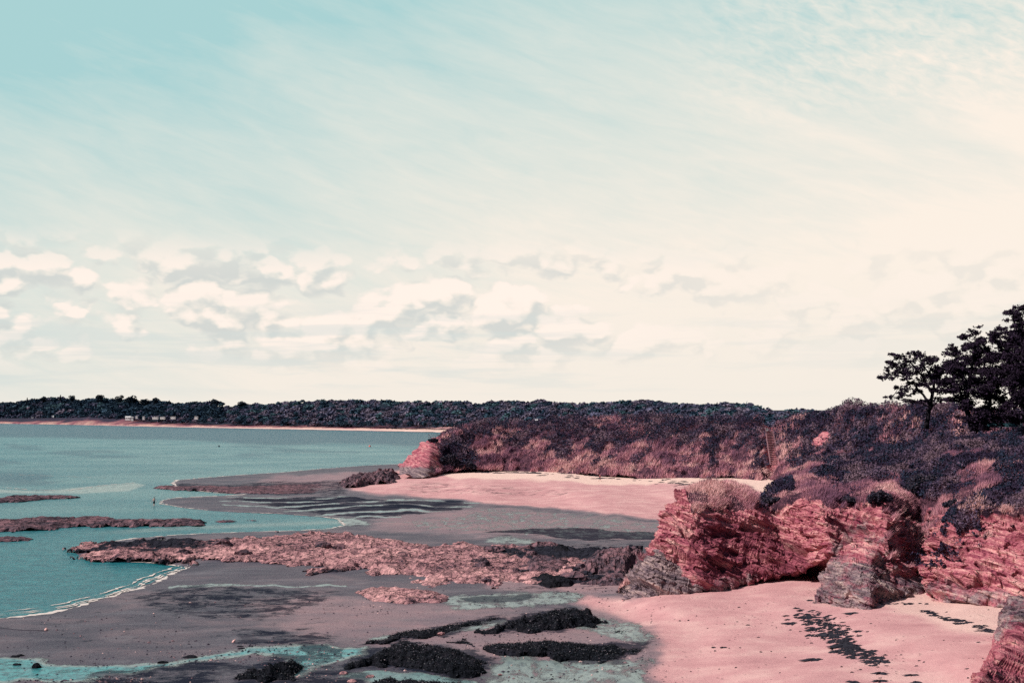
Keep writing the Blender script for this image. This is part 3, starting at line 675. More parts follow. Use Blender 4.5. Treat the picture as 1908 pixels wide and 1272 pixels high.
small = [(28, 1221, 'small black stone at the upper end of the left turquoise pool'), (38, 1219, 'small flat black stone touching the sand above the left pool'),
         (68, 1241, 'upright black stone alone at the edge of the left turquoise pool'), (32, 1236, 'flat black stone in the middle of the left turquoise pool'),
         (303, 1233, 'round black stone in the narrow part of the turquoise channel'), (354, 1223, 'wide black stone lying across the turquoise channel'),
         (450, 1207, 'little black stone at the upper edge of the turquoise channel'), (573, 1244, 'small black stone in the pool right of the humped rock'),
         (596, 1253, 'dark stone at the right corner of the pool near the bottom'), (480, 1214, 'little dark stone in shallow water above the humped rock'),
         (1158, 1062, 'dark boulder at the front of the jagged rock mound'), (448, 1203, 'dark pebble nearest the pink float')]
def stone(px, py, label, r, col, seed, name='stone', z=None, shape=(1.5, 1.0, .7)):
    g = onz(px, py, 0.25 if z is None else z)
    nu, nv = 20, 12
    a = np.linspace(0, 2 * np.pi, nu + 1); e = np.linspace(-np.pi / 2, np.pi / 2, nv)
    A, E = np.meshgrid(a, e); d = P3(np.cos(E) * np.cos(A), np.cos(E) * np.sin(A), np.sin(E))
    rr = r * (0.7 + 0.6 * fbm(d * 1.6 + seed, 3, seed))
    return add(name, raw_mesh(name, d * rr[..., None] * np.array(shape), grid_faces(nv, nu + 1), col, {'zone': np.zeros((nv * (nu + 1), 3))}, smooth=False), label=label, cat='stone', group='loose stones on the strand', loc=(float(g[0]), float(g[1]), float(g[2])))
for k, (px, py, lb) in enumerate(small):
    rr = {68: .30, 354: .34, 303: .27}.get(px, .2)
    stone(px, py + 2, lb, rr, M_WEED, k + 1, z=0.12, shape=((1.1, 1, 1.2) if px == 68 else (1.6, 1.0, .6)))
for k, (px, py, lb) in enumerate([(640, 1254, 'pale pinkish stone at the bottom beside the turquoise pool'), (690, 1260, 'round pale stone in front of the big black wedge rock'), (656, 1269, 'pale stone cut by the bottom edge near the pool'),
                                  (822, 1180, 'pale stone lying on the slanting seaweed strip'), (917, 1205, 'small pale stone at the left end of the flat seaweed bed'), (932, 1256, 'tiny pale stone alone on the wet sand')]):
    stone(px, py, lb, .2 if k != 5 else .1, M_REEF, 40 + k, z=0.3 if k != 3 else 0.55)

# ------------------------------------------------------------------ lofted land masses
def catmull(A, n, axis):
    A = np.moveaxis(A, axis, 0); K = A.shape[0]
    u = np.linspace(0, K - 1 - 1e-9, n); i = u.astype(int); f = (u - i).reshape(-1, *([1] * (A.ndim - 1)))
    g = lambda k: A[np.clip(k, 0, K - 1)]
    p0, p1, p2, p3 = g(i - 1), g(i), g(i + 1), g(i + 2)
    r = 0.5 * (2 * p1 + (p2 - p0) * f + (2 * p0 - 5 * p1 + 4 * p2 - p3) * f * f + (3 * p1 - p0 - 3 * p2 + p3) * f ** 3)
    lin = p1 * (1 - f) + p2 * f
    return np.moveaxis(0.55 * r + 0.45 * lin, 0, axis)
def loft(rows_, nv, nu):
    A = np.array(rows_, float)                     # rows x cols x (px, py, D)
    B = catmull(catmull(A, nv, 0), nu, 1)
    return B, unproj(B[..., 0], B[..., 1], B[..., 2])
def normals(P):
    du = np.gradient(P, axis=1); dv = np.gradient(P, axis=0)
    n = np.cross(du, dv); n /= np.linalg.norm(n, axis=-1, keepdims=True) + 1e-9
    fl = np.where((n[..., 2] < 0) & (np.abs(n[..., 2]) > 0.0), -1, 1)
    # one orientation for the whole sheet
    s = 1 if np.mean(n[..., 2]) > 0 else -1
    return n * s
def strata(P, seed, thick=0.55, dip=0.40):
    q = P[..., 2] + dip * P[..., 0] + 0.10 * P[..., 1] + (fbm(P * 0.10, 2, seed) - 0.5) * 2.2
    k = q / thick; i = np.floor(k); f = k - i
    def lay(ii): return fbm(P3(ii * 7.31, P[..., 0] * 0.16, P[..., 1] * 0.16), 4, seed + 4, .45)
    a = lay(i); b = lay(i + 1); return a + (b - a) * sstep(f, 0.78, 1.0)

# --- far part: distant headland and the ridge above the coves
mc = [745, 775, 800, 830, 880, 950, 1030, 1110, 1200, 1290, 1370, 1415, 1436, 1455, 1500, 1560, 1610, 1680, 1760, 1840, 1920, 2050, 2300]
sky_py = [868, 836, 817, 811, 800, 793, 789, 786, 784, 787, 787, 789, 797, 793, 787, 775, 766, 771, 773, 776, 780, 770, 760]
base_py = [881, 882, 882, 876, 876, 874, 878, 883, 887, 889, 892, 896, 892, 900, 905, 912, 930, 930, 930, 930, 940, 950, 960]
base_D = [312, 310, 312, 330, 334, 335, 325, 312, 300, 296, 290, 280, 286, 270, 255, 235, 215, 205, 190, 175, 165, 150, 130]
top_D = [322, 336, 345, 352, 372, 382, 376, 368, 360, 352, 346, 340, 344, 336, 322, 300, 275, 250, 232, 215, 200, 180, 160]
Rw = []
for frac, kind in [(0.0, 'b'), (0.22, 'm'), (0.5, 'm'), (0.78, 'm'), (1.0, 't'), (1.2, 'k'), (1.6, 'z')]:
    row = []
    for k, px in enumerate(mc):
        bp, tp, bD, tD = base_py[k], sky_py[k], base_D[k], top_D[k]
        if kind == 'b': row.append((px, bp + 5, bD - 1))
        elif kind in 'mt':
            steep = frac ** 1.25
            D = bD + (tD - bD) * steep
            if px == 1436 and kind == 'm': D += 7
            if px in (1415, 1455) and kind == 'm': D -= 1.5
            row.append((px, bp + (tp - bp) * frac, D))
        elif kind == 'k': row.append((px, tp + 1.2 if px > 800 else tp + 6, tD * 1.05))
        else: row.append((px, HZ + (H - (10 if px > 800 else -1)) * F / (tD * 1.30), tD * 1.30))
    Rw.append(row)
MB_, MP = loft(Rw, 260, 1100)
Nm = normals(MP)
lump = fbm(MP * np.array([.16, .10, .16]), 4, 60); lump2 = ridged(MP * np.array([.5, .35, .35]), 4, 64)
rockm = sstep(MB_[..., 0] + (lump - .5) * 70, 845, 800) * np.ones_like(lump)
rockm = np.maximum(rockm, sstep(seg_dist(MB_[..., 0], MB_[..., 1], [(1522, 826), (1538, 812)], False) + (lump2 - .5) * 8, 13, 8))
gul = sstep(seg_dist(MB_[..., 0], MB_[..., 1], [(1430, 798), (1432, 820), (1440, 866)], False), 17, 12)
vegm = (1 - rockm) * (1 - gul)
inner = (MB_[..., 1] < 2000)
MPd = MP + Nm * ((lump - .5) * 3.6 * vegm + (lump2 - .5) * 1.4 * vegm + (strata(MP, 70, 0.8) - .5) * 2.4 * rockm)[..., None]
redz = rockm * 0.35; greyz = rockm * sstep(MPd[..., 2], 5.5, 3.0) * 0.8
me = raw_mesh('headland', MPd, grid_faces(*MP.shape[:2]), M_CL, {'zone': np.stack([vegm, redz, greyz], -1)})
add('headland', me, kind='structure')

def joints(P, seed, sxy=1.5, sz=.55):
    # blocks bounded by bedding planes and steep joints
    q = P[..., 2] + 0.40 * P[..., 0] + 0.10 * P[..., 1]; w_ = (fbm(P * .5, 3, seed) - .5) * 1.4
    u_ = P[..., 0] * .92 - .37 * P[..., 2] + w_; v_ = P[..., 1] + w_
    kz = np.floor(q / sz + (fbm(P * .3, 2, seed + 1) - .5) * 2); off = _h(kz.astype(np.int64), kz.astype(np.int64) * 0, kz.astype(np.int64) * 0, seed) * 3
    return _h(np.floor(u_ / sxy + off).astype(np.int64), np.floor(v_ / (sxy * 1.3) + off).astype(np.int64), kz.astype(np.int64), seed + 2) - .5
# --- near part: red promontory, recess and grassy slope
NEAR = {  # px0 : list of (px,py,D) from back to base
}
cols_n = [
 # back-low,            back,               crest,             upper,            brow,              face,              low face,          foot,              skirt
 [(1150,1108,126),(1150,1104,122),(1158,1100,118.5),(1158,1104,117.8),(1158,1106,117.2),(1158,1108,116.6),(1158,1110,116.2),(1157,1113,115.6),(1157,1122,115.4)],
 [(1188,1080,132),(1190,1062,128),(1196,1056,122),(1194,1062,120.6),(1192,1070,119.2),(1190,1080,118),(1188,1092,117),(1186,1111,116),(1186,1122,115.8)],
 [(1226,1060,137),(1228,1010,133),(1232,1003,126),(1230,1012,124),(1228,1024,122),(1226,1046,120.2),(1224,1072,118.6),(1222,1108,117.4),(1222,1120,117.2)],
 [(1250,1050,140),(1246,962,136),(1246,950,129),(1250,962,127),(1254,984,125),(1256,1018,122.8),(1258,1058,121),(1262,1102,119.2),(1262,1118,119)],
 [(1290,1040,144),(1284,920,140),(1285,908,132),(1292,922,129.5),(1298,950,127),(1304,1000,124.6),(1308,1050,122.4),(1312,1088,121.4),(1312,1104,122.8)],
 [(1345,1030,148),(1340,905,144),(1338,896,134.5),(1345,918,131.5),(1352,946,129),(1358,998,127),(1362,1048,124.6),(1366,1074,123.8),(1366,1092,126.5)],
 [(1395,1030,150),(1388,918,146),(1386,907,137),(1396,928,133.6),(1404,956,131.4),(1410,1004,129.6),(1414,1048,127),(1418,1072,126.0),(1418,1090,129)],
 [(1440,1030,152),(1428,938,148),(1422,928,141),(1434,944,137),(1446,970,134.6),(1456,1012,132),(1462,1046,129.4),(1466,1070,128.2),(1466,1086,131.5)],
 [(1470,960,168),(1466,892,172),(1462,905,158),(1474,928,143),(1484,960,138.4),(1496,1004,135.2),(1504,1034,132.6),(1508,1052,132),(1508,1082,136)],
 [(1520,940,190),(1516,862,196),(1510,884,172),(1520,924,148),(1530,950,141),(1540,990,137),(1546,1022,134.5),(1550,1036,134),(1552,1080,139)],
 [(1580,930,200),(1576,848,205),(1572,876,176),(1578,926,150),(1582,948,143),(1588,990,138.6),(1594,1030,135.2),(1598,1060,133.4),(1600,1104,132)],
 [(1640,930,200),(1636,838,205),(1636,868,178),(1640,920,152),(1646,950,144.5),(1652,990,140),(1660,1030,137),(1666,1066,135),(1668,1108,133.6)],
 [(1700,930,190),(1698,828,195),(1700,860,174),(1704,916,154),(1710,960,145),(1714,1000,141),(1716,1040,139.4),(1718,1070,138),(1720,1106,136.6)],
 [(1752,930,180),(1750,822,184),(1752,850,168),(1754,900,150),(1752,960,139),(1748,1000,135),(1744,1040,132.6),(1742,1080,129.6),(1740,1114,127.4)],
 [(1800,930,170),(1800,820,176),(1802,850,160),(1804,900,143),(1804,950,133.6),(1802,1000,129.8),(1800,1045,127),(1796,1085,125.4),(1792,1118,124.6)],
 [(1860,930,160),(1860,824,168),(1862,852,150),(1864,900,136),(1866,950,128.6),(1866,1000,125.2),(1864,1045,122.8),(1862,1085,121),(1866,1122,119.6)],
 [(1925,930,150),(1925,828,158),(1926,852,142),(1928,900,129),(1930,950,122.6),(1932,1000,119.4),(1934,1045,116.8),(1936,1085,114.8),(1940,1130,113)],
 [(2050,930,140),(2050,800,148),(2050,840,130),(2050,900,118),(2050,950,112),(2050,1000,109),(2050,1045,106),(2050,1085,104),(2050,1160,102)],
]
def gD(px, py):
    z_, _ = ground_z(np.array([float(px)]), np.array([float(py)])); return (H - float(z_[0])) * F / (py - HZ)
foot_py = [1113, 1111, 1108, 1103, 1099, 1090, 1083, 1079, 1082, 1086, 1098, 1106, 1094, 1114, 1119, 1124, 1134, 1164]
for k, c in enumerate(cols_n):
    if 3 <= k <= 7: c[:4] = [(a_, b_ + (4, 6, 6, 4)[q_], d_) for q_, (a_, b_, d_) in enumerate(c[:4])]
    fr0 = 7 if k < 9 else 8; dg = gD(c[fr0][0], foot_py[k]); q = dg / c[fr0][2]; lst = []
    for r, (a_, b_, d_) in enumerate(c[:fr0 + 1]):
        wgt = min(1.0, max(0.0, (r - 0.5) / 2.0)); lst.append((a_, b_, d_ * (1 + (q - 1) * wgt)))
    if k == 12: lst = [(a_, b_, d_ + (0, 0, 3, 5, 6, 6, 5, 3, 0)[r]) for r, (a_, b_, d_) in enumerate(lst)]
    px_ = c[fr0][0]; und = {4: 1.5, 5: 4, 6: 4.5, 7: 4.5, 8: 6}.get(k, 0)
    lip = foot_py[k] - (7 if und > 2 else 0) - (14 if k == 8 else 0)
    lst[-1] = (px_, lip, dg - .2)
    if fr0 == 7: lst.append((px_, 763 + (H - 1.0 - .6 * (und > 0)) * F / (dg + und) if und else foot_py[k] + 8, dg + und if und else dg - .4))
    lst.append((px_, lst[-1][1] + 14, lst[-1][2])); cols_n[k] = lst
Rn = [[c[r] for c in cols_n] for r in range(10)]
NB, NP = loft(Rn, 560, 1200)
Nn = normals(NP)
vr = np.linspace(0, 9, 560)[:, None] * np.ones((1, 1200))
pxn = NB[..., 0]; pyn = NB[..., 1]
l1 = fbm(NP * .22, 4, 80); l2 = ridged(NP * np.array([.9, .7, .8]), 4, 84); l3 = fbm(NP * 1.3, 4, 88)
brow = np.interp(pxn, [1240, 1270, 1340, 1400, 1440, 1480, 1560, 1640, 1700, 1760, 1820, 1900, 2050], [940, 940, 950, 945, 935, 932, 932, 925, 945, 962, 958, 950, 950])
brow = brow + 6 + np.where(pxn < 1290, -400 * sstep(pxn, 1290, 1240), 0)
veg = sstep(brow + (l1 - .5) * 36 + (l3 - .5) * 44 - pyn, -4, 8)
veg = np.maximum(veg, (vr < 1.6) * 1.0)
# ragged vegetated gully between the two right-hand faces
veg = np.maximum(veg, 0.9 * sstep(l3 + 0.14 * sstep(pyn, 1060, 960) - 0.20 * sstep(np.abs(pxn - 1745), 40, 140), .66, .70) * (pxn > 1640) * (pyn < 1060))
rk = 1 - veg
stt = strata(NP, 90, 0.95) - .5; st2 = strata(NP, 97, 0.30) - .5
amp = sstep(NP[..., 2], 0.6, 2.0)
d = rk * (stt * 2.1 + st2 * 0.75 + (fbm(NP * np.array([.16, .2, .2]), 2, 85) - .5) * 1.6 + (l2 - .5) * .30 + (l3 - .5) * 0.30 + joints(NP, 7) * .55 * sstep(l3, .40, .56) + joints(NP, 9, .55, .25) * .30 * sstep(fbm(NP * .45, 3, 93), .42, .56)) * (0.30 + .70 * amp) + veg * ((l1 - .5) * 1.6 + (l2 - .5) * .7) * (.35 + .65 * sstep(pxn, 1420, 1500))
# a long cleft climbing from the cave along the bedding, and a diagonal crack left of it
def groove(pts, w): return np.exp(-(seg_dist(pxn, pyn, pts, False) / w) ** 2)
cl = groove([(1385, 985), (1430, 1000), (1470, 1020), (1540, 1040)], 5) * 2.4 + groove([(1300, 1005), (1320, 1040), (1345, 1062)], 4) * 2.2 + groove([(1660, 985), (1668, 1010), (1690, 1048)], 5) * 1.5 \
   + groove([(1270, 990), (1300, 1030)], 3) + groove([(1776, 1078), (1800, 1098), (1830, 1090)], 4) * 1.2 + groove([(1515, 1066), (1548, 1046)], 10) * 2.2 + groove([(1820, 1050), (1870, 1090)], 3) * 1.0
d = d - cl * rk
NPd = NP + Nn * d[..., None]
def zpoly(poly, e): return sstep(sdist(pxn + (l1 - .5) * 40, pyn + (l3 - .5) * 24, poly), -e, e)
redn = np.maximum(zpoly([(1290, 985), (1330, 965), (1400, 985), (1470, 1025), (1545, 1045), (1500, 1075), (1380, 1085), (1310, 1080), (1285, 1040)], 10) * .95, groove([(1740, 1010), (1790, 1020)], 40) * .5)
redn = np.maximum(redn, groove([(1680, 1020), (1710, 1075)], 25) * .7)
greyn = np.maximum(zpoly([(1150, 1120), (1190, 1050), (1225, 1030), (1265, 1052), (1290, 1085), (1330, 1100), (1330, 1130)], 9) * .9, zpoly([(1560, 960), (1620, 960), (1670, 1000), (1700, 1060), (1720, 1120), (1540, 1120), (1530, 1040)], 22) * .48)
greyn = np.maximum(greyn, zpoly([(1735, 1075), (1800, 1085), (1880, 1105), (1900, 1140), (1730, 1130)], 8) * .5)
greyn = np.maximum(greyn, zpoly([(1320, 1080), (1420, 1066), (1420, 1100), (1320, 1110)], 6) * .5)
redn = redn * (1 - greyn * .7)
me = raw_mesh('cliff', NPd, grid_faces(*NP.shape[:2]), M_CL, {'zone': np.stack([veg, redn, greyn], -1)}, smooth=False)
add('cliff', me, kind='structure')

# --- grey buttress in front of the recess and the near cliff cut by the right edge
def buttress(name, label, cols_, nv, nu, seed, red, grey, amp_=1.0, ds=1.0, cal=False):
    cols_ = [[(a_, b_, d_ * ds * ((gD(c[-1][0], c[-1][1] - 6) - .3) / (c[-1][2] * ds) if cal else 1)) for a_, b_, d_ in c] + [(c[-1][0], c[-1][1] + 16, (gD(c[-1][0], c[-1][1] - 6) - .5) if cal else c[-1][2] * ds - 1)] for c in cols_]
    rr = [[c[r] for c in cols_] for r in range(len(cols_[0]))]
    B, P = loft(rr, nv, nu); N = normals(P)
    dd = (strata(P, 90, 0.95) - .5) * 1.9 + (strata(P, 97, .3) - .5) * .7 + (fbm(P * .2, 2, seed + 2) - .5) * 1.4 + joints(P, 7) * .40 + joints(P, 9, .55, .25) * .25 + (fbm(P * 1.6, 3, seed + 3) - .5) * .3
    dd = dd * sstep(np.linspace(0, 1, nv), .14, .42)[:, None]
    Pd = P + N * (dd * amp_)[..., None]
    g = (grey(B) if callable(grey) else grey) * np.ones_like(dd); rd = red * np.ones_like(dd)
    return add(name, raw_mesh(name, Pd, grid_faces(nv, nu), M_CL, {'zone': np.stack([0 * g, rd, g], -1)}, smooth=False), label=label, cat='rock')
buttress('rock_buttress', 'grey layered rock buttress jutting onto the sand right of the cave', [
 [(1560,1062,135),(1548,1052,133),(1536,1066,130),(1526,1086,127),(1522,1110,124),(1520,1122,124)],
 [(1580,1050,140),(1572,1030,137),(1564,1036,131.5),(1550,1060,127),(1544,1100,122),(1542,1124,121.6)],
 [(1605,1040,143),(1600,1010,139),(1594,1020,133.5),(1584,1050,126),(1578,1100,120.4),(1576,1132,119.6)],
 [(1635,1040,143),(1632,1006,139.5),(1626,1020,134),(1622,1060,125.6),(1620,1106,119.6),(1620,1136,118.6)],
 [(1665,1050,143),(1662,1022,139),(1656,1040,134.5),(1650,1070,128),(1644,1100,122.6),(1640,1126,121)],
 [(1700,1050,142),(1698,1046,140),(1694,1060,136.6),(1690,1078,132),(1688,1094,128.4),(1686,1114,127)],
 [(1740,1078,140),(1738,1074,139),(1736,1080,136),(1734,1088,132.6),(1732,1096,130),(1730,1104,129)],
], 260, 340, 120, 0.0, lambda B: .22 + .38 * sstep(B[..., 1] + (fbm(P3(B[..., 0] * .03, B[..., 1] * .03), 3, 5) - .5) * 60, 985, 1075), 0.8, cal=True)
buttress('near_cliff', 'reddish cliff corner cut by the right edge nearest the camera', [
 [(1832,1300,100),(1822,1262,92),(1818,1262,88),(1816,1272,84),(1814,1284,80),(1812,1330,78)],
 [(1850,1260,104),(1842,1218,98),(1838,1216,92),(1838,1228,87),(1838,1250,83),(1840,1340,78)],
 [(1876,1200,110),(1866,1164,106),(1862,1160,100),(1866,1180,93),(1874,1220,87),(1882,1360,79)],
 [(1894,1160,114),(1884,1128,110),(1878,1122,103),(1888,1150,95),(1902,1210,88),(1916,1370,80)],
 [(1920,1140,116),(1915,1112,113),(1912,1106,106),(1924,1130,97),(1936,1200,89),(1950,1380,80)],
 [(2010,1130,116),(2010,1080,112),(2010,1080,106),(2010,1110,98),(2020,1200,90),(2030,1390,80)],
], 260, 300, 140, 0.42, lambda B: .80 * sstep(B[..., 1] + .4 * (B[..., 0] - 1870), 1215, 1165) * .75, 0.55, ds=0.82)

# ------------------------------------------------------------------ plant cover
def scatter(P, N, wgt, n):
    a = P[:-1, :-1]; e1 = P[:-1, 1:] - a; e2 = P[1:, :-1] - a
    ar = np.linalg.norm(np.cross(e1, e2), axis=-1); w = (ar * wgt[:-1, :-1]).ravel(); w /= w.sum()
    idx = RNG.choice(len(w), n, p=w); u = RNG.random((n, 1)); v = RNG.random((n, 1))
    return a.reshape(-1, 3)[idx] + e1.reshape(-1, 3)[idx] * u + e2.reshape(-1, 3)[idx] * v, N[:-1, :-1].reshape(-1, 3)[idx], idx
def blades(pos, nrm, h, w, lean, col):
    n = len(pos); a = RNG.random(n) * 2 * np.pi
    side = np.stack([np.cos(a), np.sin(a), np.zeros(n)], -1) * (w / 2)[:, None]
    tip = pos + nrm * (h * .35)[:, None] + np.array([0, 0, 1.0]) * (h * .75)[:, None] + lean * h[:, None] + RNG.normal(0, .30, (n, 3)) * h[:, None]
    base = pos - nrm * .12
    V = np.stack([base - side, base + side, tip + side * .25], 1).reshape(-1, 3)
    return V, np.arange(3 * n).reshape(n, 3), np.repeat(col, 3, 0)
def tri2(V, Fq): return V, Fq
def merge_tq(parts):
    """triangles and quads -> quads are split into triangles"""
    Vs, Fs, Cs = [], [], []; off = 0
    for V, Fc, C in parts:
        if Fc.shape[1] == 4: Fc = np.concatenate([Fc[:, [0, 1, 2]], Fc[:, [0, 2, 3]]])
        Vs.append(V); Fs.append(Fc + off); Cs.append(C); off += len(V)
    return np.concatenate(Vs), np.concatenate(Fs), np.concatenate(Cs)
DARKS = np.array([[.034, .023, .050], [.022, .031, .058], [.060, .040, .072], [.110, .070, .108], [.175, .110, .140]])
GRASS = np.array([[.190, .085, .135], [.340, .145, .195], [.500, .215, .260], [.600, .290, .315], [.740, .420, .400]])
def pick(tab, key, n):
    k = np.clip((key * len(tab)).astype(int), 0, len(tab) - 1); j = RNG.random((n, 1)) * .5 + .75
    return tab[k] * j
LEAN = np.array([0.55, 0.0, 0.05])

def cover(P, N, vegw, sel, nb, nl, hb, wb, sl_, name, label, cat):
    parts = []
    clm = .10 + .90 * sstep(fbm(P * np.array([.55, .35, .35]), 3, 171), .42, .58)
    pos, nr, idx = scatter(P, N, vegw * (1 - sel) * clm + 1e-6, nb)
    cf = fbm(pos * np.array([.55, .35, .35]), 3, 171)
    hb = hb * (0.6 + 1.2 * sstep(cf, .4, .7))
    key = np.clip(fbm(pos * np.array([.22, .18, .18]), 4, 7) * 2.2 - .62 + RNG.normal(0, .12, nb), 0, .999)
    parts.append(blades(pos, nr, hb * (0.5 + RNG.random(nb)), wb * (0.6 + RNG.random(nb) * .8), LEAN, pick(GRASS, key, nb)))
    pos, nr, idx = scatter(P, N, vegw * sel + 1e-6, nl)
    off = RNG.random(nl) ** .6 * (0.12 + 1.25 * sstep(fbm(pos * np.array([.38, .30, .30]), 3, 13), .40, .60)) * (sl_ / .22) ** .7
    key = np.clip(fbm(pos * .30, 3, 9) * 2.6 - .85 + RNG.normal(0, .05, nl), 0, .999)
    pos = pos + nr * off[:, None] + LEAN * (off * .4)[:, None]
    parts.append(leaves(pos, sl_ * (0.5 + RNG.random(nl)), pick(DARKS, key, nl)))
    V, Fc, C = merge_tq(parts)
    return add(name, raw_mesh(name, V, Fc, M_VEG, {'tint': C}, smooth=False), kind='stuff', label=label, cat=cat)
# where the dark gorse stands on the far slopes: top half, plus streaks slanting with the wind
fr_ = np.clip((MB_[..., 1] - np.interp(MB_[..., 0], mc, sky_py)) / (np.interp(MB_[..., 0], mc, base_py) - np.interp(MB_[..., 0], mc, sky_py)), 0, 1.2)
strk = fbm(P3(MB_[..., 0] * .055 + MB_[..., 1] * .045, MB_[..., 1] * .030 - MB_[..., 0] * .010), 4, 41)
patch = fbm(MP * np.array([.05, .04, .05]), 3, 44)
selM = sstep(0.62 - fr_ + (strk - .5) * 1.5 + (patch - .5) * .6 + .22 * sstep(MB_[..., 0], 1450, 1600), -.05, .16)
selM = np.maximum(selM, sstep(fr_, .30, .14)) * sstep(fr_, .95, .82)
selM = selM * (1 - .55 * sstep(fbm(P3(MB_[..., 0] * .02 + MB_[..., 1] * .03, MB_[..., 1] * .03 - MB_[..., 0] * .012), 4, 143), .52, .60))
selM = np.maximum(selM, sstep(seg_dist(MB_[..., 0], MB_[..., 1], [(830, 850), (868, 862)], False), 26, 16))
vis = sstep(MB_[..., 1] - np.interp(MB_[..., 0], mc, sky_py), -8, -2) * (np.linspace(0, 6, 260)[:, None] < 5.0)
dens = vegm * vis * (300.0 / MP[..., 1]) ** 1.5
cover(MPd, Nm, dens, selM, 230000, 230000, .42, .14, .30, 'scrub', 'dark gorse and pink dry grass covering the distant headland and ridge', 'scrub')
selN = sstep(fbm(NP * .16, 4, 47) + .24 * sstep(NB[..., 1], 930, 850) + .04 * sstep(pxn, 1650, 1760) - .16 * sstep(pxn, 1560, 1440), .57, .66)
selN = np.maximum(selN, sstep(seg_dist(pxn, pyn, [(1420, 935), (1470, 912)], False), 14, 8))
selN = np.maximum(selN, sstep(seg_dist(pxn, pyn, [(1700, 905), (1760, 900)], False), 34, 24))
visn = (vr > 1.2) * 1.0
densn = np.where(veg > .35, veg, 0) * visn * (150.0 / NP[..., 1])
cover(NPd, Nn, densn, selN, 300000, 210000, .21, .065, .16, 'scrub', 'mauve grass and dark bushes covering the near cliff top and slope', 'scrub')

def bush(px, pyb, rx, hh, D, label, seed, n=5000, tab=None):
    rs_ = np.random.default_rng(seed); s_ = D / F; p = unproj(px, pyb, D); root = bpy.data.objects.new('bush', None); COL.objects.link(root)
    root.location = tuple(map(float, p)); root['label'] = label; root['category'] = 'bush'
    X_, Z_ = rx * s_, hh * s_; lobes = []
    for k in range(16):
        a_ = rs_.uniform(-.85, .85); lobes.append((a_ * X_, rs_.uniform(-.5, .5) * X_ * .7, Z_ * (.30 + .45 * rs_.random()) * (1 - a_ * a_ * .6), X_ * rs_.uniform(.22, .38), Z_ * rs_.uniform(.25, .42)))
    P = []
    for (a_, b_, c_, r_, q_) in lobes:
        d_ = rs_.normal(0, 1, (n // 16, 3)); d_ /= np.linalg.norm(d_, axis=1, keepdims=True); d_ *= (.7 + .35 * rs_.random((n // 16, 1)))
        P.append(np.array([a_, b_, c_]) + d_ * np.array([r_, r_, q_]))
    P = np.concatenate(P); m_ = len(P); tb_ = np.array([[.020, .020, .036], [.030, .038, .060], [.060, .045, .068], [.100, .075, .10]])
    V_, F_, C_ = leaves(P, .0011 * D * (.5 + rs_.random(m_)), tb_[rs_.integers(0, 4, m_)] * .9, .2)
    w_ = MB()
    for k in range(7): l_ = lobes[k]; w_.tube([(0, 0, -.5), (l_[0] * .5, l_[1] * .5, l_[2] * .4), (l_[0], l_[1], l_[2])], [.08, .05, .02], 5)
    add('stems', w_.mesh('stems', M_BARK), parent=root); add('foliage', raw_mesh('foliage', V_, F_, M_VEG, {'tint': C_}, smooth=False), parent=root)
def surfN(px, py):
    d_ = (NB[..., 0] - px) ** 2 + (NB[..., 1] - py) ** 2; k = np.unravel_index(np.argmin(d_), d_.shape); return float(NPd[k][1])
bush(1446, 938, 27, 13, surfN(1446, 938) - .6, 'dark low bush in the dip right of the grassy promontory top', 1)
bush(1722, 928, 36, 46, surfN(1722, 928) - 1.2, 'big dark round bush on the slope above the right-hand cliff recess', 2, 9000)
bush(1640, 935, 20, 22, surfN(1640, 935) - .8, 'dark purple bush at the brow above the grey buttress', 3)
bush(1580, 938, 22, 12, surfN(1580, 938) - .8, 'small dark bush on the edge of the pink cliff left of the purple bush', 4)
bush(1776, 945, 17, 16, surfN(1776, 945) - .8, 'small dark bush at the top of the right-hand red cliff', 5)
bush(1846, 930, 22, 18, surfN(1846, 930) - .8, 'dark bush on the slope near the right edge of the photo', 6)

# ------------------------------------------------------------------ far shore: dunes and the pine wood
def SD(px): return H * F / (shore_row(px) - HZ)
def WD(px): return np.where(np.asarray(px) < 900, SD(px) * 1.09, np.interp(px, [900, 1100, 1300, 1600, 1800], [1046, 940, 790, 640, 560]))
SKYL = [(-300, 752), (0, 749), (50, 745), (75, 740), (110, 738), (150, 744), (180, 739), (215, 742), (245, 741), (262, 750), (275, 746), (292, 743), (325, 749), (380, 748), (405, 746), (430, 757), (452, 750), (490, 751), (520, 748),
        (560, 745), (640, 744), (720, 745), (800, 747), (850, 745), (890, 750), (925, 745), (980, 746), (1010, 742), (1032, 747), (1070, 750), (1140, 747), (1200, 744), (1260, 748), (1310, 752), (1350, 748), (1400, 751),
        (1440, 765), (1470, 762), (1500, 760), (1530, 765), (1560, 770), (1700, 772), (2000, 770)]
skx = [p[0] for p in SKYL]; sky_ = [p[1] for p in SKYL]
WV, WF, WCc = [], [], []; woff = 0
def crown_pts(c, rx, rz_, n, seed):
    d = RNG.normal(0, 1, (n, 3)); d[:, 2] = np.abs(d[:, 2]) * 0.9 - .25; d /= np.linalg.norm(d, axis=1, keepdims=True)
    r = (0.62 + .42 * vnoise(d * 2.3 + seed * 1.7, 5)) * (0.80 + .25 * RNG.random(n))
    return np.stack([c[0] + d[:, 0] * rx * r, c[1] + d[:, 1] * rx * r, c[2] + d[:, 2] * rz_ * r], -1)
wparts = []
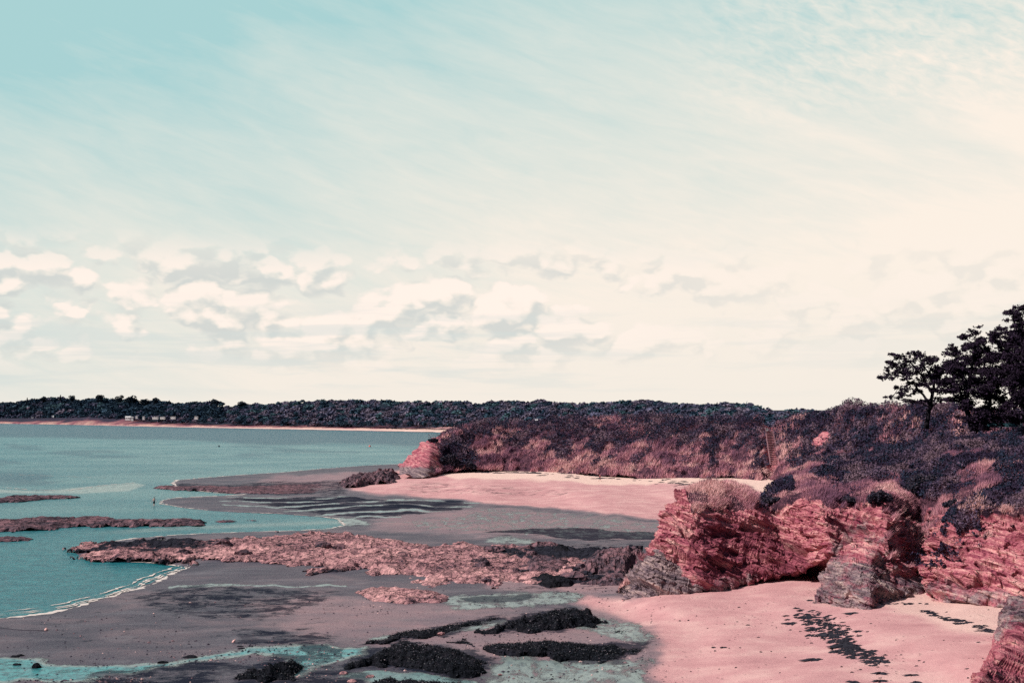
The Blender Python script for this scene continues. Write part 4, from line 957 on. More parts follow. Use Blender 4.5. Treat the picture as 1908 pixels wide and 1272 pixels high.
def wood_tree(px, pyt, D, rpx, key, big=1.0):
    top = unproj(px, pyt, D); rx = rpx * D / F; zt = float(top[2]); rz_ = rx * 0.8
    gz = 4.0 if D > 1000 else 10.0
    n = int(260 * big)
    P = crown_pts((float(top[0]), D, zt - rz_), rx, rz_, n, px * .37)
    base = np.array([[.012, .032, .058], [.032, .066, .100], [.100, .100, .160], [.185, .155, .210], [.075, .140, .165]])[key]
    c = base * (0.7 + .6 * RNG.random((n, 1)))
    wparts.append(leaves(P, np.full(n, rx * .33) * (0.5 + RNG.random(n)), c, .5))
for rowk in range(7):
    f = rowk / 6.0                          # 0 front row low, 1 back row on the skyline
    step = 8.5 if rowk < 6 else 7.0
    px = -260.0
    while px < 1740:
        skl = np.interp(px, skx, sky_)
        Dn = float(WD(px))
        D = Dn * (1 + .16 * f) + random.uniform(-8, 8)
        low = np.interp(px, [-300, 0, 200, 330, 600, 850, 1000, 1300, 1500, 1800], [779, 777, 776, 781, 788, 789, 789, 793, 795, 790]) - 12
        pyt = low + (skl - low) * f ** .8 + random.uniform(-1.5, 2.5) * (1 if rowk < 6 else .8)
        key = random.choices([0, 1, 2, 3, 4], [5, 3, 1, .2, .5] if px < 420 else [1, 2, 4, 2.2, 1.6])[0]
        bg_ = float(np.interp(px, [300, 1000, 1300], [1, 1.25, 1.6])); wood_tree(px, pyt, D, random.choice([4.5, 6, 7, 8, 10, 12.5]) * bg_, key, 1.0 * bg_ ** 2)
        px += step * random.uniform(.7, 1.3) * bg_
# undergrowth wall at the foot of the wood
px = -260.0
while px < 1500:
    low = np.interp(px, [-300, 0, 120, 200, 330, 600, 850, 1000, 1300, 1500], [784, 783, 783, 780, 787, 793, 794, 794, 799, 800])
    Dn = float(WD(px)) * .985
    wood_tree(px, low - random.uniform(7, 13), Dn, random.uniform(5, 8), random.choices([0, 1, 2, 3], [3, 2, 2, .5])[0], .7)
    px += 4.5
V, Fc, C = merge_tq(wparts)
wood = add('far_wood', raw_mesh('far_wood', V, Fc, M_WOOD, {'tint': C}, smooth=False), kind='stuff', label='dark pine wood stretching along the far shore under the sky', cat='wood')
# dark mass of undergrowth and soil behind the front trees
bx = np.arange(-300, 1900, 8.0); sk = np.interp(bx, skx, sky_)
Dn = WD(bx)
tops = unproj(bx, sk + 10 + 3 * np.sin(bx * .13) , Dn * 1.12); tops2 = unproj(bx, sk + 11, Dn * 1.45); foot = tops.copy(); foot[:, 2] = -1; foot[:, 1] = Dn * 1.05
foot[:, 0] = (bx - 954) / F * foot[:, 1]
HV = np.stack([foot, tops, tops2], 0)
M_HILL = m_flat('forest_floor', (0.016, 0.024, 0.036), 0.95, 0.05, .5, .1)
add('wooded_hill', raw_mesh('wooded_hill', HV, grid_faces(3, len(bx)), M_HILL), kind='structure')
# tufty dune in front of the wood
dx = np.arange(-100, 1000, 2.5); dyv = np.linspace(0, 1, 24)
DX, DV = np.meshgrid(dx, dyv)
crest = np.interp(DX, [-100, 60, 120, 165, 230, 280, 400, 600, 900, 1000], [779, 779, 778, 773, 775, 784, 789, 792, 795, 796])
foot_ = np.interp(DX, [-100, 0, 200, 400, 700, 1000], [786, 787, 790, 793.5, 798, 801])
dpy = foot_ + (crest - foot_) * DV + (fbm(P3(DX * .06, DV * 3), 3, 55) - .5) * 2.5 * np.sin(DV * 3.14)
DD = (H - 1.2) * F / (foot_ - HZ) * (1.0 + .05 * DV)
DP = unproj(DX, dpy, DD); DP = np.concatenate([DP, (DP[-1:] + np.array([0, 60, -9]))], 0); DP[0, :, 2] -= 1.5
tuf = np.clip(0.25 + .9 * np.concatenate([DV, DV[-1:]], 0) + (fbm(DP * .06, 4, 57) - .5) * 1.6 + .5 * np.concatenate([sstep(DX, 320, 120), sstep(DX, 320, 120)[-1:]], 0) * sstep(np.concatenate([DV, DV[-1:]]), .2, .5), 0, 1)
mD, t, b = new_mat('dune_grass')
a_ = t.attr('tint').outputs['Color']; n_ = t.noise(t.node('ShaderNodeNewGeometry').outputs['Position'], .35, 5, .7)
setb(t, b, t.mix(t.step(n_, .4, .65, 0, .5), a_, (.06, .04, .06)), .9, t.bump(n_, 1.0, 1.0), .1)
cA, cB, cC = np.array([.50, .30, .25]), np.array([.26, .10, .12]), np.array([.030, .028, .048])
tt = tuf[..., None]; tint = np.where(tt < .5, cA + (cB - cA) * tt * 2, cB + (cC - cB) * (tt - .5) * 2)
add('dunes', raw_mesh('dunes', DP, grid_faces(*DP.shape[:2]), mD, {'tint': tint}), kind='structure')

# pines that stand out of the wood's skyline at the left
def pine(px, pyt, rpx, D, label, conic=0.0, seed=0):
    gz = 5.0; base = unproj(px, 763 + (H - gz) * F / D, D); top = unproj(px, pyt, D)
    root = bpy.data.objects.new('pine_tree', None); COL.objects.link(root)
    root.location = (float(base[0]), D, gz); root['label'] = label; root['category'] = 'tree'; root['group'] = 'pines rising above the far wood'
    h = float(top[2]) - gz; r = rpx * D / F
    tb = MB(); tb.tube([(0, 0, -1), (.2, 0, h * .4), (-.1, 0, h * .8), (0, 0, h * .95)], [.6, .45, .3, .1], 6)
    for k in range(4):
        a = k * 1.7; tb.tube([(0, 0, h * (.5 + .1 * k)), (math.cos(a) * r * .7, math.sin(a) * r * .7, h * (.62 + .09 * k))], [.2, .06], 5)
    add('trunk', tb.mesh('trunk', M_BARK), parent=root)
    n = 500; d_ = RNG.normal(0, 1, (n, 3)); d_ /= np.linalg.norm(d_, axis=1, keepdims=True)
    if conic: zz = RNG.random(n) ** .8; P = np.stack([d_[:, 0] * r * (1 - zz) * 1.1, d_[:, 1] * r * (1 - zz) * 1.1, h * (.45 + .56 * zz)], -1)
    else:
        P = []
        for k in range(9):
            c = np.array([random.uniform(-.6, .6) * r, random.uniform(-.6, .6) * r, h - r * .9 * random.uniform(.35, 1.5)])
            dd = RNG.normal(0, 1, (n // 9, 3)); dd /= np.linalg.norm(dd, axis=1, keepdims=True); P.append(c + dd * r * .45)
        P = np.concatenate(P)
    n = len(P); V, Fc, C = leaves(P, r * .28 * (0.5 + RNG.random(n)), np.array([.009, .020, .032]) * (0.6 + .8 * RNG.random((n, 1))), .4)
    add('crown', raw_mesh('crown', V, Fc, M_WOOD, {'tint': C}, smooth=False), parent=root)
for (px, py, rp, con, lb) in [(50, 741, 4, 1, 'thin pointed pine leftmost above the far wood'), (85, 739, 9, 0, 'broad rounded pine crown left of the tallest pointed pine'), (112, 736, 5, 1, 'tall pointed pine above the beach flag'),
                              (133, 737, 6, 0, 'narrow dark pine crown next to the pointed pine'), (184, 735, 8, 0, 'high rounded pine crown standing alone on the skyline'), (221, 737, 7, 0, 'dark pine left of the wide flat topped pine'),
                              (243, 738, 12, 0, 'wide flat topped pine before the first skyline gap'), (268, 744, 9, 0, 'small rounded pine between two gaps in the skyline'), (287, 741, 6, 0, 'dark pine right of the skyline gap'),
                              (315, 746, 4, 1, 'small pointed pine right of the skyline gap'), (402, 745, 10, 0, 'rounded pine at the right end of the dark group'), (450, 748, 8, 0, 'umbrella shaped pine alone right of the low gap')]:
    pine(px, py, rp, float(SD(px)) * 1.22, lb, con, px)

# ------------------------------------------------------------------ campsite and houses
def house(px, pyb, wpx, hpx, D, label, cat='caravan', group=None, gable=False):
    s = D / F; p = unproj(px, pyb, D); w, h = wpx * s, hpx * s; dpt = max(2.4, w * .5)
    root = bpy.data.objects.new('house' if gable else 'caravan', None); COL.objects.link(root); root.location = tuple(map(float, p))
    root['label'] = label; root['category'] = cat
    if group: root['group'] = group
    wb = MB(); wh = h * (.62 if gable else .9); wb.box((0, 0, wh / 2 - .6), (w, dpt, wh + 1.2)); add('wall', wb.mesh('wall', M_WHITE), parent=root)
    rb = MB()
    if gable: rb.poly([(-w * .54, -dpt * .56, wh), (w * .54, -dpt * .56, wh), (w * .54, dpt * .56, wh), (-w * .54, dpt * .56, wh), (-w * .54, 0, h), (w * .54, 0, h)], [(0, 1, 5, 4), (2, 3, 4, 5), (0, 4, 3), (1, 2, 5), (3, 2, 1, 0)])
    else: rb.box((0, 0, wh + h * .06), (w * 1.03, dpt * 1.05, h * .1))
    add('roof', rb.mesh('roof', M_WHITE), parent=root)
    for k, xx in enumerate((-.28, .1)):
        b_ = MB(); b_.box((xx * w, -dpt / 2 - .03, wh * .6), (w * .18, .06, wh * .3)); add('window', b_.mesh('window', M_GLASS), parent=root)
    b_ = MB(); b_.box((.36 * w, -dpt / 2 - .03, wh * .42), (w * .12, .06, wh * .8)); add('door', b_.mesh('door', M_ROOF), parent=root)
house(239, 781, 10, 6, float(SD(239)) * 1.062, 'white gabled building at the foot of the far wood above the beach', 'house', gable=True)
for px, py, w, h, lb in [(247, 782, 4, 6, 'narrow white caravan against the right side of the white building'), (255, 777.5, 4, 3, 'small white caravan right of the gabled building'), (268, 779.5, 4, 4, 'small white caravan in the gap of dark bushes'),
                      (290, 779, 11, 2.8, 'long low white caravan, left of the pair in the wood'), (303.5, 779, 9, 2.8, 'long low white caravan, right of the pair in the wood'), (323, 778.5, 9, 2.8, 'single low white caravan right of the caravan pair'),
                      (366, 779, 6, 3.5, 'pale caravan farthest right among the pines'), (61, 780, 4, 2.6, 'lone white caravan on the dune at far left')]:
    house(px, py, w, h, float(SD(px)) * 1.06, lb, group='caravans at the edge of the far wood')
for px, py, w, h, lb in [(983, 789, 6.5, 4.5, 'white house roof peeping over the headland, leftmost of the cluster'), (993, 788.5, 4, 3.5, 'tiny pale house in the middle of the headland cluster'), (1000, 785.5, 5.5, 4.5, 'highest white house above the headland top'), (997.5, 790, 2.5, 3, 'tiny white shed below the highest white house')]:
    house(px, py, w, h, 700, lb, 'house', 'white houses behind the headland', True)
# flag on a mast above the far beach
fl = bpy.data.objects.new('flag_mast', None); COL.objects.link(fl); p = unproj(100, 781, float(SD(100)) * 1.062); fl.location = tuple(map(float, p)); fl['label'] = 'small white flag on a mast above the far beach'; fl['category'] = 'flag'
b_ = MB(); b_.tube([(0, 0, -2), (0, 0, 5.2)], .09); add('mast', b_.mesh('mast', M_WHITE), parent=fl)
b_ = MB(); b_.poly([(0, 0, 2.6), (-1.1, .2, 2.5), (-2.3, 0, 2.7), (-2.3, .0, 5.0), (-1.1, .2, 4.9), (0, 0, 5.1), (0, .05, 2.6), (-1.1, .25, 2.5), (-2.3, .05, 2.7), (-2.3, .05, 5.0), (-1.1, .25, 4.9), (0, .05, 5.1)],
                   [(0, 1, 4, 5), (1, 2, 3, 4), (11, 10, 7, 6), (10, 9, 8, 7)]); add('cloth', b_.mesh('cloth', M_WHITE), parent=fl)

# ------------------------------------------------------------------ cypress trees on the cliff top
def cypress(root_px, root_py, D, trunks_, pads, label, seed, density=1.0):
    rs = np.random.default_rng(seed); s = D / F
    root = bpy.data.objects.new('cypress_tree', None); COL.objects.link(root)
    p0 = unproj(root_px, root_py, D); root.location = tuple(map(float, p0)); root['label'] = label; root['category'] = 'tree'; root['group'] = 'wind-bent cypresses on the cliff top'
    def L(px, py, dy=0.0): return unproj(px, py, D) - p0 + np.array([0, dy, 0])
    tb = MB(); ends = []
    for (pts, r0, r1, dy) in trunks_:
        P = [L(a, b_, dy * k / max(1, len(pts) - 1)) for k, (a, b_) in enumerate(pts)]
        Q = []
        for k in range(len(P) - 1):
            for f in (0, .34, .67): Q.append(P[k] * (1 - f) + P[k + 1] * f + (rs.normal(0, .07, 3) if (k or f) else 0))
        Q.append(P[-1]); rr = list(np.linspace(r0, r1, len(Q))); tb.tube(Q, rr, 8); ends += Q[2:]
    E = np.array(ends); parts = []; tw = tb
    full = []
    for (a, b_, rx, rz_) in pads:
        full.append((a, b_, rx, rz_, True))
        for k in range(3 if rx > 7 else 1):
            full.append((a + rs.normal(0, rx * .75), b_ + rs.normal(0, rz_ * 1.0), rx * rs.uniform(.5, .9), rz_ * rs.uniform(.4, .8), False))
    for (a, b_, rx, rz_, limb) in full:
        dy = rs.normal(0, 1.8); c = L(a, b_, dy); X_, Z_ = rx * s, rz_ * s
        k = np.argmin(np.linalg.norm((E - c) * np.array([1, .5, 1]), axis=1)); e = E[k]
        out = c - e; out[1] *= .5; ln = np.linalg.norm(out) + 1e-6; out = out / ln
        if limb: tb.tube([e, (e + c) / 2 + np.array([0, 0, -.15]), c], [.075, .055, .03], 5)
        m_ = max(6, int(24 * density * max(.35, rx * rz_ / 60)))
        # needle sprays: twigs fan out and slightly up from the pad's stem, foliage along each
        for q in range(m_):
            st0 = c + rs.normal(0, .38, 3) * np.array([X_, X_ * .8, Z_])
            dr = np.array([rs.normal(0, .8), rs.normal(0, .6), rs.normal(.03, .12)]) + out * .75; dr /= np.linalg.norm(dr) + 1e-6
            ln_ = rs.uniform(.35, 1.0) * min(1.5, X_ * .9); f = rs.random(18) ** .8
            P = st0 + dr * ln_ * f[:, None] + rs.normal(0, 1, (18, 3)) * (.12 * (1.15 - f))[:, None]
            col = np.array([.014, .010, .021]) * (1 + 2.2 * rs.random((18, 1)) * (rs.random() < .45)) * np.array([1.3, 1.0, 1.05])
            parts.append(leaves(P, .17 * (0.5 + rs.random(18)), col, .1))
    add('trunk', tb.mesh('trunk', M_BARK, True), parent=root)
    V, Fc, C = merge_tq(parts)
    add('crown', raw_mesh('crown', V, Fc, M_VEG, {'tint': C}, smooth=False), parent=root)
pads1 = [(1664, 660, 5, 3), (1672, 667, 7, 4), (1684, 672, 9, 5), (1697, 662, 11, 4), (1712, 663, 12, 5), (1726, 672, 11, 7), (1658, 674, 8, 3), (1672, 681, 10, 4), (1690, 683, 11, 5), (1708, 686, 13, 6), (1653, 692, 7, 3),
         (1668, 695, 14, 4), (1688, 697, 14, 5), (1645, 702, 5, 2), (1661, 704, 6, 4), (1682, 706, 9, 3), (1722, 700, 12, 9), (1740, 690, 13, 9), (1748, 672, 7, 4), (1762, 680, 10, 6), (1712, 716, 15, 6), (1732, 714, 13, 8),
         (1698, 713, 6, 4), (1668, 723, 7, 2), (1682, 728, 10, 3), (1662, 739, 8, 3), (1676, 735, 9, 2.5), (1700, 746, 12, 3), (1714, 749, 7, 3), (1752, 704, 10, 8), (1700, 726, 10, 4), (1745, 728, 11, 6), (1762, 745, 8, 3), (1744, 744, 6, 3), (1758, 716, 9, 6)]
cypress(1726, 796, 190, [([(1726, 798), (1731, 765), (1738, 738), (1740, 712), (1732, 690)], .38, .14, 0), ([(1733, 755), (1722, 735), (1705, 715), (1680, 700), (1655, 696)], .22, .05, 1), ([(1738, 735), (1716, 700), (1695, 675), (1666, 662)], .20, .05, -1),
         ([(1732, 758), (1715, 748), (1690, 742), (1664, 739)], .13, .04, .5), ([(1739, 730), (1752, 715), (1765, 690)], .18, .06, -1), ([(1738, 715), (1728, 690), (1712, 668)], .15, .05, 1), ([(1732, 765), (1748, 748), (1765, 742)], .12, .04, 1)],
        pads1, 'leftmost and smallest wind bent dark cypress on the cliff top', 5)
pads2 = [(1800, 778, 16, 6), (1778, 728, 14, 5), (1768, 712, 12, 5), (1772, 742, 12, 4), (1825, 788, 22, 6), (1862, 775, 22, 8), (1880, 720, 16, 10), (1878, 690, 14, 10), (1875, 745, 14, 8), (1884, 780, 16, 7), (1840, 695, 22, 12), (1781, 652, 8, 3), (1790, 650, 9, 4), (1798, 648, 11, 5), (1799, 626, 7, 4), (1808, 628, 9, 5), (1820, 623, 9, 5), (1832, 634, 11, 7), (1815, 644, 15, 8), (1840, 650, 17, 10), (1795, 665, 15, 6), (1776, 673, 11, 5), (1786, 682, 17, 8),
         (1815, 668, 21, 12), (1850, 668, 21, 12), (1768, 690, 11, 6), (1798, 695, 19, 10), (1833, 695, 23, 12), (1862, 690, 19, 13), (1780, 708, 15, 7), (1810, 714, 21, 10), (1848, 714, 23, 12), (1785, 724, 15, 6), (1822, 733, 21, 10), (1858, 738, 21, 10),
         (1795, 741, 13, 6), (1812, 751, 16, 8), (1845, 758, 20, 8), (1868, 754, 15, 7), (1832, 774, 17, 7), (1800, 762, 9, 5), (1850, 778, 18, 7), (1850, 636, 10, 5), (1862, 645, 12, 7)]
cypress(1815, 803, 186, [([(1815, 806), (1806, 780), (1800, 755), (1805, 720), (1812, 680), (1818, 640)], .50, .10, 0), ([(1815, 805), (1832, 782), (1846, 755), (1850, 715), (1856, 670)], .42, .10, 1), ([(1802, 760), (1790, 735), (1775, 705), (1768, 690)], .18, .05, -1),
         ([(1806, 720), (1794, 690), (1782, 665), (1778, 652)], .16, .05, 1), ([(1846, 755), (1862, 740), (1874, 735)], .14, .05, 0)],
        pads2, 'middle dark cypress with a forked trunk on the cliff top', 6, 1.15)
pads3 = [(1885, 660, 14, 10), (1892, 640, 16, 10), (1886, 700, 14, 12), (1900, 745, 16, 10), (1912, 760, 16, 8), (1905, 680, 18, 12), (1912, 620, 18, 10), (1893, 579, 7, 4), (1906, 574, 9, 5), (1920, 580, 12, 7), (1884, 590, 7, 3), (1900, 592, 13, 7), (1925, 600, 18, 10), (1893, 605, 12, 6), (1908, 606, 15, 8), (1871, 613, 7, 4), (1881, 609, 7, 4), (1895, 620, 13, 6), (1858, 623, 7, 2), (1867, 626, 9, 4), (1884, 633, 15, 7),
         (1905, 636, 17, 10), (1930, 640, 22, 14), (1880, 650, 15, 9), (1905, 660, 18, 12), (1930, 680, 24, 14), (1888, 678, 15, 11), (1908, 698, 18, 12), (1893, 708, 15, 10), (1905, 726, 15, 8), (1930, 720, 22, 12), (1892, 738, 9, 5), (1925, 750, 18, 8), (1888, 725, 12, 8), (1893, 771, 14, 4), (1918, 775, 14, 5)]
cypress(1918, 806, 180, [([(1918, 808), (1908, 765), (1902, 735), (1906, 690), (1904, 640), (1900, 585)], .42, .08, 0), ([(1904, 740), (1890, 722), (1880, 700), (1870, 690)], .16, .05, 0), ([(1906, 690), (1890, 660), (1872, 635), (1860, 624)], .18, .04, 1), ([(1908, 760), (1930, 720), (1935, 650)], .25, .06, -1)],
        pads3, 'tallest dark cypress cut by the right edge of the photo', 7, 1.2)

# ------------------------------------------------------------------ staircase, posts, low wall
def surfM(px, py):
    d_ = (MB_[..., 0] - px) ** 2 + (MB_[..., 1] - py) ** 2; k = np.unravel_index(np.argmin(d_), d_.shape); return MPd[k]
for k_, (a_, b_, r_, h_, lb_) in enumerate([(842, 868, 20, 22, 'dark rounded bush where the distant headland meets its rocky point'), (866, 872, 18, 14, 'lower dark bush at the left foot of the distant headland'), (806, 822, 9, 5, 'tiny dark bush on top of the pink rocky point')]):
    bush(a_, b_, r_, h_, float(surfM(a_, b_)[1]) - 1.5, lb_, 20 + k_, 4000)
from mathutils.bvhtree import BVHTree
bv_ = BVHTree.FromPolygons(MPd[:, 480:760].reshape(-1, 3).tolist(), grid_faces(260, 280).tolist())
def hitD(px, py):
    o_ = Vector((0, 0, H)); d_ = Vector(unproj(px, py, 100.0)) - o_; h_ = bv_.ray_cast(o_, d_.normalized())[0]; return h_.y if h_ else 300.0
f_ = np.linspace(0, 1, 9); hx = 1433 + 10 * f_; hy = 803 + 61 * f_
hd = np.array([min(hitD(a_ + q_, b_) for q_ in (-7, 0, 7)) for a_, b_ in zip(hx, hy)])
k1 = np.min(hd - (hd[0] + (hd[-1] - hd[0]) * f_)); print('stairs', hd.round(1), round(k1, 1))
top = unproj(1433, 803, hd[0] + max(k1, -6) + .2); bot = unproj(1443, 864, hd[-1] + max(k1, -6) + .2)
stair = bpy.data.objects.new('wooden_staircase', None); COL.objects.link(stair); stair.location = tuple(map(float, bot)); stair['label'] = 'pale wooden staircase climbing the gully between the two slopes'; stair['category'] = 'staircase'
ds = top - bot; nst = 20
for k in range(nst):
    c = ds * (k / (nst - 1)); b_ = MB(); b_.box((c[0], c[1], c[2]), (1.7, .36, .10)); b_.box((c[0], c[1] + .14, c[2] - .14), (1.7, .05, .20)); add('step', b_.mesh('step', M_PLANK), parent=stair)
for sgn in (-1, 1):
    b_ = MB(); off = np.array([sgn * .93, 0, 0]); b_.tube([off + (0, 0, -.15), ds + off + (0, 0, -.15)], .05, 5); add('stringer', b_.mesh('stringer', M_PLANK), parent=stair)
    b_ = MB(); b_.tube([off + (0, 0, 1.0), ds + off + (0, 0, 1.0)], .028, 5)
    for k in range(0, nst, 5): c = ds * (k / (nst - 1)) + off; b_.tube([c, c + np.array([0, 0, 1.0])], .03, 5)
    add('handrail', b_.mesh('handrail', M_PLANK), parent=stair)
def post(px, pyt, pyb, D, r, label, name='post', sign=False):
    p = unproj(px, pyb, D); h = (pyb - pyt) * D / F
    if not sign:
        b_ = MB(); b_.tube([(0, 0, -.6), (0, 0, h)], [r, r * .85], 8); b_.tube([(0, 0, h), (0, 0, h + .08)], [r * .85, r * .4], 8)
        return add(name, b_.mesh(name, M_PLANK), label=label, cat='post', loc=tuple(map(float, p)))
    root = bpy.data.objects.new('signpost', None); COL.objects.link(root); root.location = tuple(map(float, p)); root['label'] = label; root['category'] = 'sign'
    b_ = MB(); b_.tube([(0, 0, -.6), (0, 0, h)], r, 6); add('pole', b_.mesh('pole', M_PLANK), parent=root)
    b_ = MB(); b_.box((0, -.06, h * .72), (.55, .05, h * .5)); add('panel', b_.mesh('panel', M_WHITE), parent=root)
post(1399, 884, 895, 284, .14, 'short wooden post at the end of the beach below the staircase gully')
post(1465, 788, 796, 318, .12, 'small wooden post on the skyline path above the staircase')
post(1429, 797, 808, 326, .08, 'narrow white sign at the top of the staircase', sign=True)
mB = m_flat('pale_blue_render', (0.06, 0.15, 0.18), .7, .2)
wl = bpy.data.objects.new('low_wall', None); COL.objects.link(wl); p = unproj(1868, 793, 196); wl.location = tuple(map(float, p)); wl['label'] = 'low pale blue wall with a white end pier between the cypress trunks'; wl['category'] = 'wall'
b_ = MB(); b_.box((0, 0, .1), (4.6, .3, .6)); b_.box((0, 0, .44), (4.7, .4, .07)); add('wall_panel', b_.mesh('wall_panel', mB), parent=wl)
b_ = MB(); b_.box((2.75, 0, .3), (.5, .45, 1.1)); b_.box((2.75, 0, .9), (.6, .55, .1)); add('pier', b_.mesh('pier', M_WHITE), parent=wl)

# ------------------------------------------------------------------ cast seaweed on the sand
def clumps(spec, seed):
    rs = np.random.default_rng(seed); Vs, Fs = [], []; off = 0
    for (px, py, z, r) in spec:
        g = onz(px, py, z + .02)
        if r > 1.2: r = 1.2
        n = 26; a = np.linspace(0, 2 * np.pi, n, endpoint=False)
        rr = r * (0.35 + 1.1 * rs.random(n)) ; ax = rs.uniform(1.2, 2.2)
        ring = np.stack([g[0] + np.cos(a) * rr * ax, g[1] + np.sin(a) * rr * 1.2, np.full(n, g[2] - .03)], -1)
        ctr = np.array([[g[0], g[1], g[2] + r * .22]]); rin = ring * .45 + ctr * .55; rin[:, 2] = g[2] + r * .18 + rs.normal(0, .02, n)
        Vs.append(np.concatenate([ring, rin, ctr])); i = np.arange(n); j = (i + 1) % n
        Fs.append(np.concatenate([np.stack([i, j, n + j], -1), np.stack([i, n + j, n + i], -1), np.stack([n + i, n + j, np.full(n, 2 * n)], -1)]) + off); off += 2 * n + 1
    return np.concatenate(Vs), np.concatenate(Fs)
rs = np.random.default_rng(3); spec = []
axis = [(1500, 1140), (1530, 1160), (1550, 1180), (1572, 1200), (1590, 1215), (1640, 1231)]
ax_, ay_ = np.array(axis).T
for k in range(460):
    f = rs.random() ** .9 * 5; x = np.interp(f, range(6), ax_); y = np.interp(f, range(6), ay_); wd_ = np.interp(f, range(6), [26, 34, 34, 22, 20, 14])
    spec.append((x + rs.normal(0, wd_ * .62), y + rs.normal(0, 6.0), 2.0, rs.uniform(.05, .22)))
for (a, b_, r) in [(1503, 1150, .5), (1475, 1161, .4), (1520, 1172, .5), (1545, 1183, .6), (1575, 1203, .5), (1520, 1229, .45), (1641, 1232, .45), (1560, 1213, .4), (1641, 1254, .35), (1590, 1142, .4), (1330, 1205, .12), (1348, 1205, .12), (1510, 1118, .2), (1823, 1196, .14), (1700, 1257, .25), (1708, 1270, .25), (1590, 1270, .3), (1640, 1268, .3)]:
    spec.append((a, b_, 1.9, r))
for k in range(80):
    f = rs.random(); x = np.interp(f, [0, .25, .45, .75, 1], [1720, 1745, 1780, 1830, 1845]); y = np.interp(f, [0, .25, .45, .75, 1], [1138, 1146, 1155, 1167, 1176])
    spec.append((x + rs.normal(0, 5), y + rs.normal(0, 1.6), 2.5, rs.uniform(.06, .24)))
for k in range(25): spec.append((rs.uniform(1625, 1730), 1124 + rs.normal(0, .8), 2.3, rs.uniform(.04, .14)))
for k in range(60): spec.append((rs.uniform(1180, 1900), rs.uniform(1120, 1270), 1.7, rs.uniform(.03, .08)))
gzv, _ = ground_z(np.array([s_[0] for s_ in spec], float), np.array([s_[1] for s_ in spec], float))
spec = [(a, b_, float(z), r) for (a, b_, _, r), z in zip(spec, gzv)]
V, Fc = clumps(spec, 4)
add('cast_seaweed', raw_mesh('cast_seaweed', V, Fc, M_KELP, smooth=False), kind='stuff', label='dark clumps of cast up seaweed strewn over the pink sand', cat='seaweed')
spec = []
for k in range(210):
    x = rs.uniform(830, 1420) if k > 70 else rs.uniform(830, 1010); y = np.interp(x, [830, 900, 1010, 1120, 1260, 1420], [876, 880, 881, 888, 899, 905]) + rs.normal(0, .5 if x < 1010 else 2.6)
    spec.append((x, y, 0, rs.uniform(.15, .62)))
gzv, _ = ground_z(np.array([s_[0] for s_ in spec], float), np.array([s_[1] for s_ in spec], float))
V, Fc = clumps([(a, b_, float(z), r) for (a, b_, _, r), z in zip(spec, gzv)], 5)
add('cast_seaweed', raw_mesh('cast_seaweed', V, Fc, M_KELP, smooth=False), kind='stuff', label='thin dark tide line of seaweed along the top of the distant cove beach', cat='seaweed')

# shingle: countless little stones and shells round the rocks
def shingle(n, seed):
    rs = np.random.default_rng(seed); px = rs.uniform(-60, 1250, n * 3); py = 1090 + (1300 - 1090) * rs.random(n * 3) ** .8
    k_ = fbm(P3(px * .012, py * .04), 3, 301); near_ = np.zeros(len(px))
    for (a_, b_, q_, w_) in [(1010, 1165, 150, .6), (790, 1225, 170, .7), (500, 1245, 160, .8), (200, 1262, 240, .8), (1080, 1210, 170, .5), (760, 1108, 120, .5), (1000, 1080, 200, .6)]:
        near_ = np.maximum(near_, w_ * np.exp(-(((px - a_) / q_) ** 2 + ((py - b_) / 34) ** 2)))
    ok = rs.random(len(px)) < .05 + near_ * sstep(k_, .4, .6); px, py = px[ok][:n], py[ok][:n]
    z_, _ = ground_z(px, py); P = onz(px, py, z_); m_ = len(P)
    r = .03 + .09 * rs.random(m_) ** 3; d6 = np.array([[1, 0, 0], [0, 1, 0], [-1, 0, 0], [0, -1, 0], [0, 0, .7], [0, 0, -.3]])
    a_ = rs.random(m_) * 6.28; ca, sa = np.cos(a_), np.sin(a_); D6 = d6[None] * (r[:, None, None] * (.6 + .8 * rs.random((m_, 6, 1))))
    V_ = np.stack([D6[..., 0] * ca[:, None] * 1.4 - D6[..., 1] * sa[:, None], D6[..., 0] * sa[:, None] + D6[..., 1] * ca[:, None], D6[..., 2]], -1) + P[:, None]
    f8 = np.array([[0, 1, 4], [1, 2, 4], [2, 3, 4], [3, 0, 4], [1, 0, 5], [2, 1, 5], [3, 2, 5], [0, 3, 5]]); F_ = (f8[None] + 6 * np.arange(m_)[:, None, None]).reshape(-1, 3)
    tb_ = np.array([[.02, .02, .03], [.05, .04, .06], [.20, .12, .13], [.55, .36, .34]]); C_ = np.repeat(tb_[rs.choice(4, m_, p=[.45, .3, .17, .08])], 6, 0)
    add('shingle', raw_mesh('shingle', V_.reshape(-1, 3), F_, M_VEG, {'tint': C_}, smooth=False), kind='stuff', label='small dark and pale stones strewn over the wet sand round the black rocks', cat='shingle')
shingle(9000, 77)

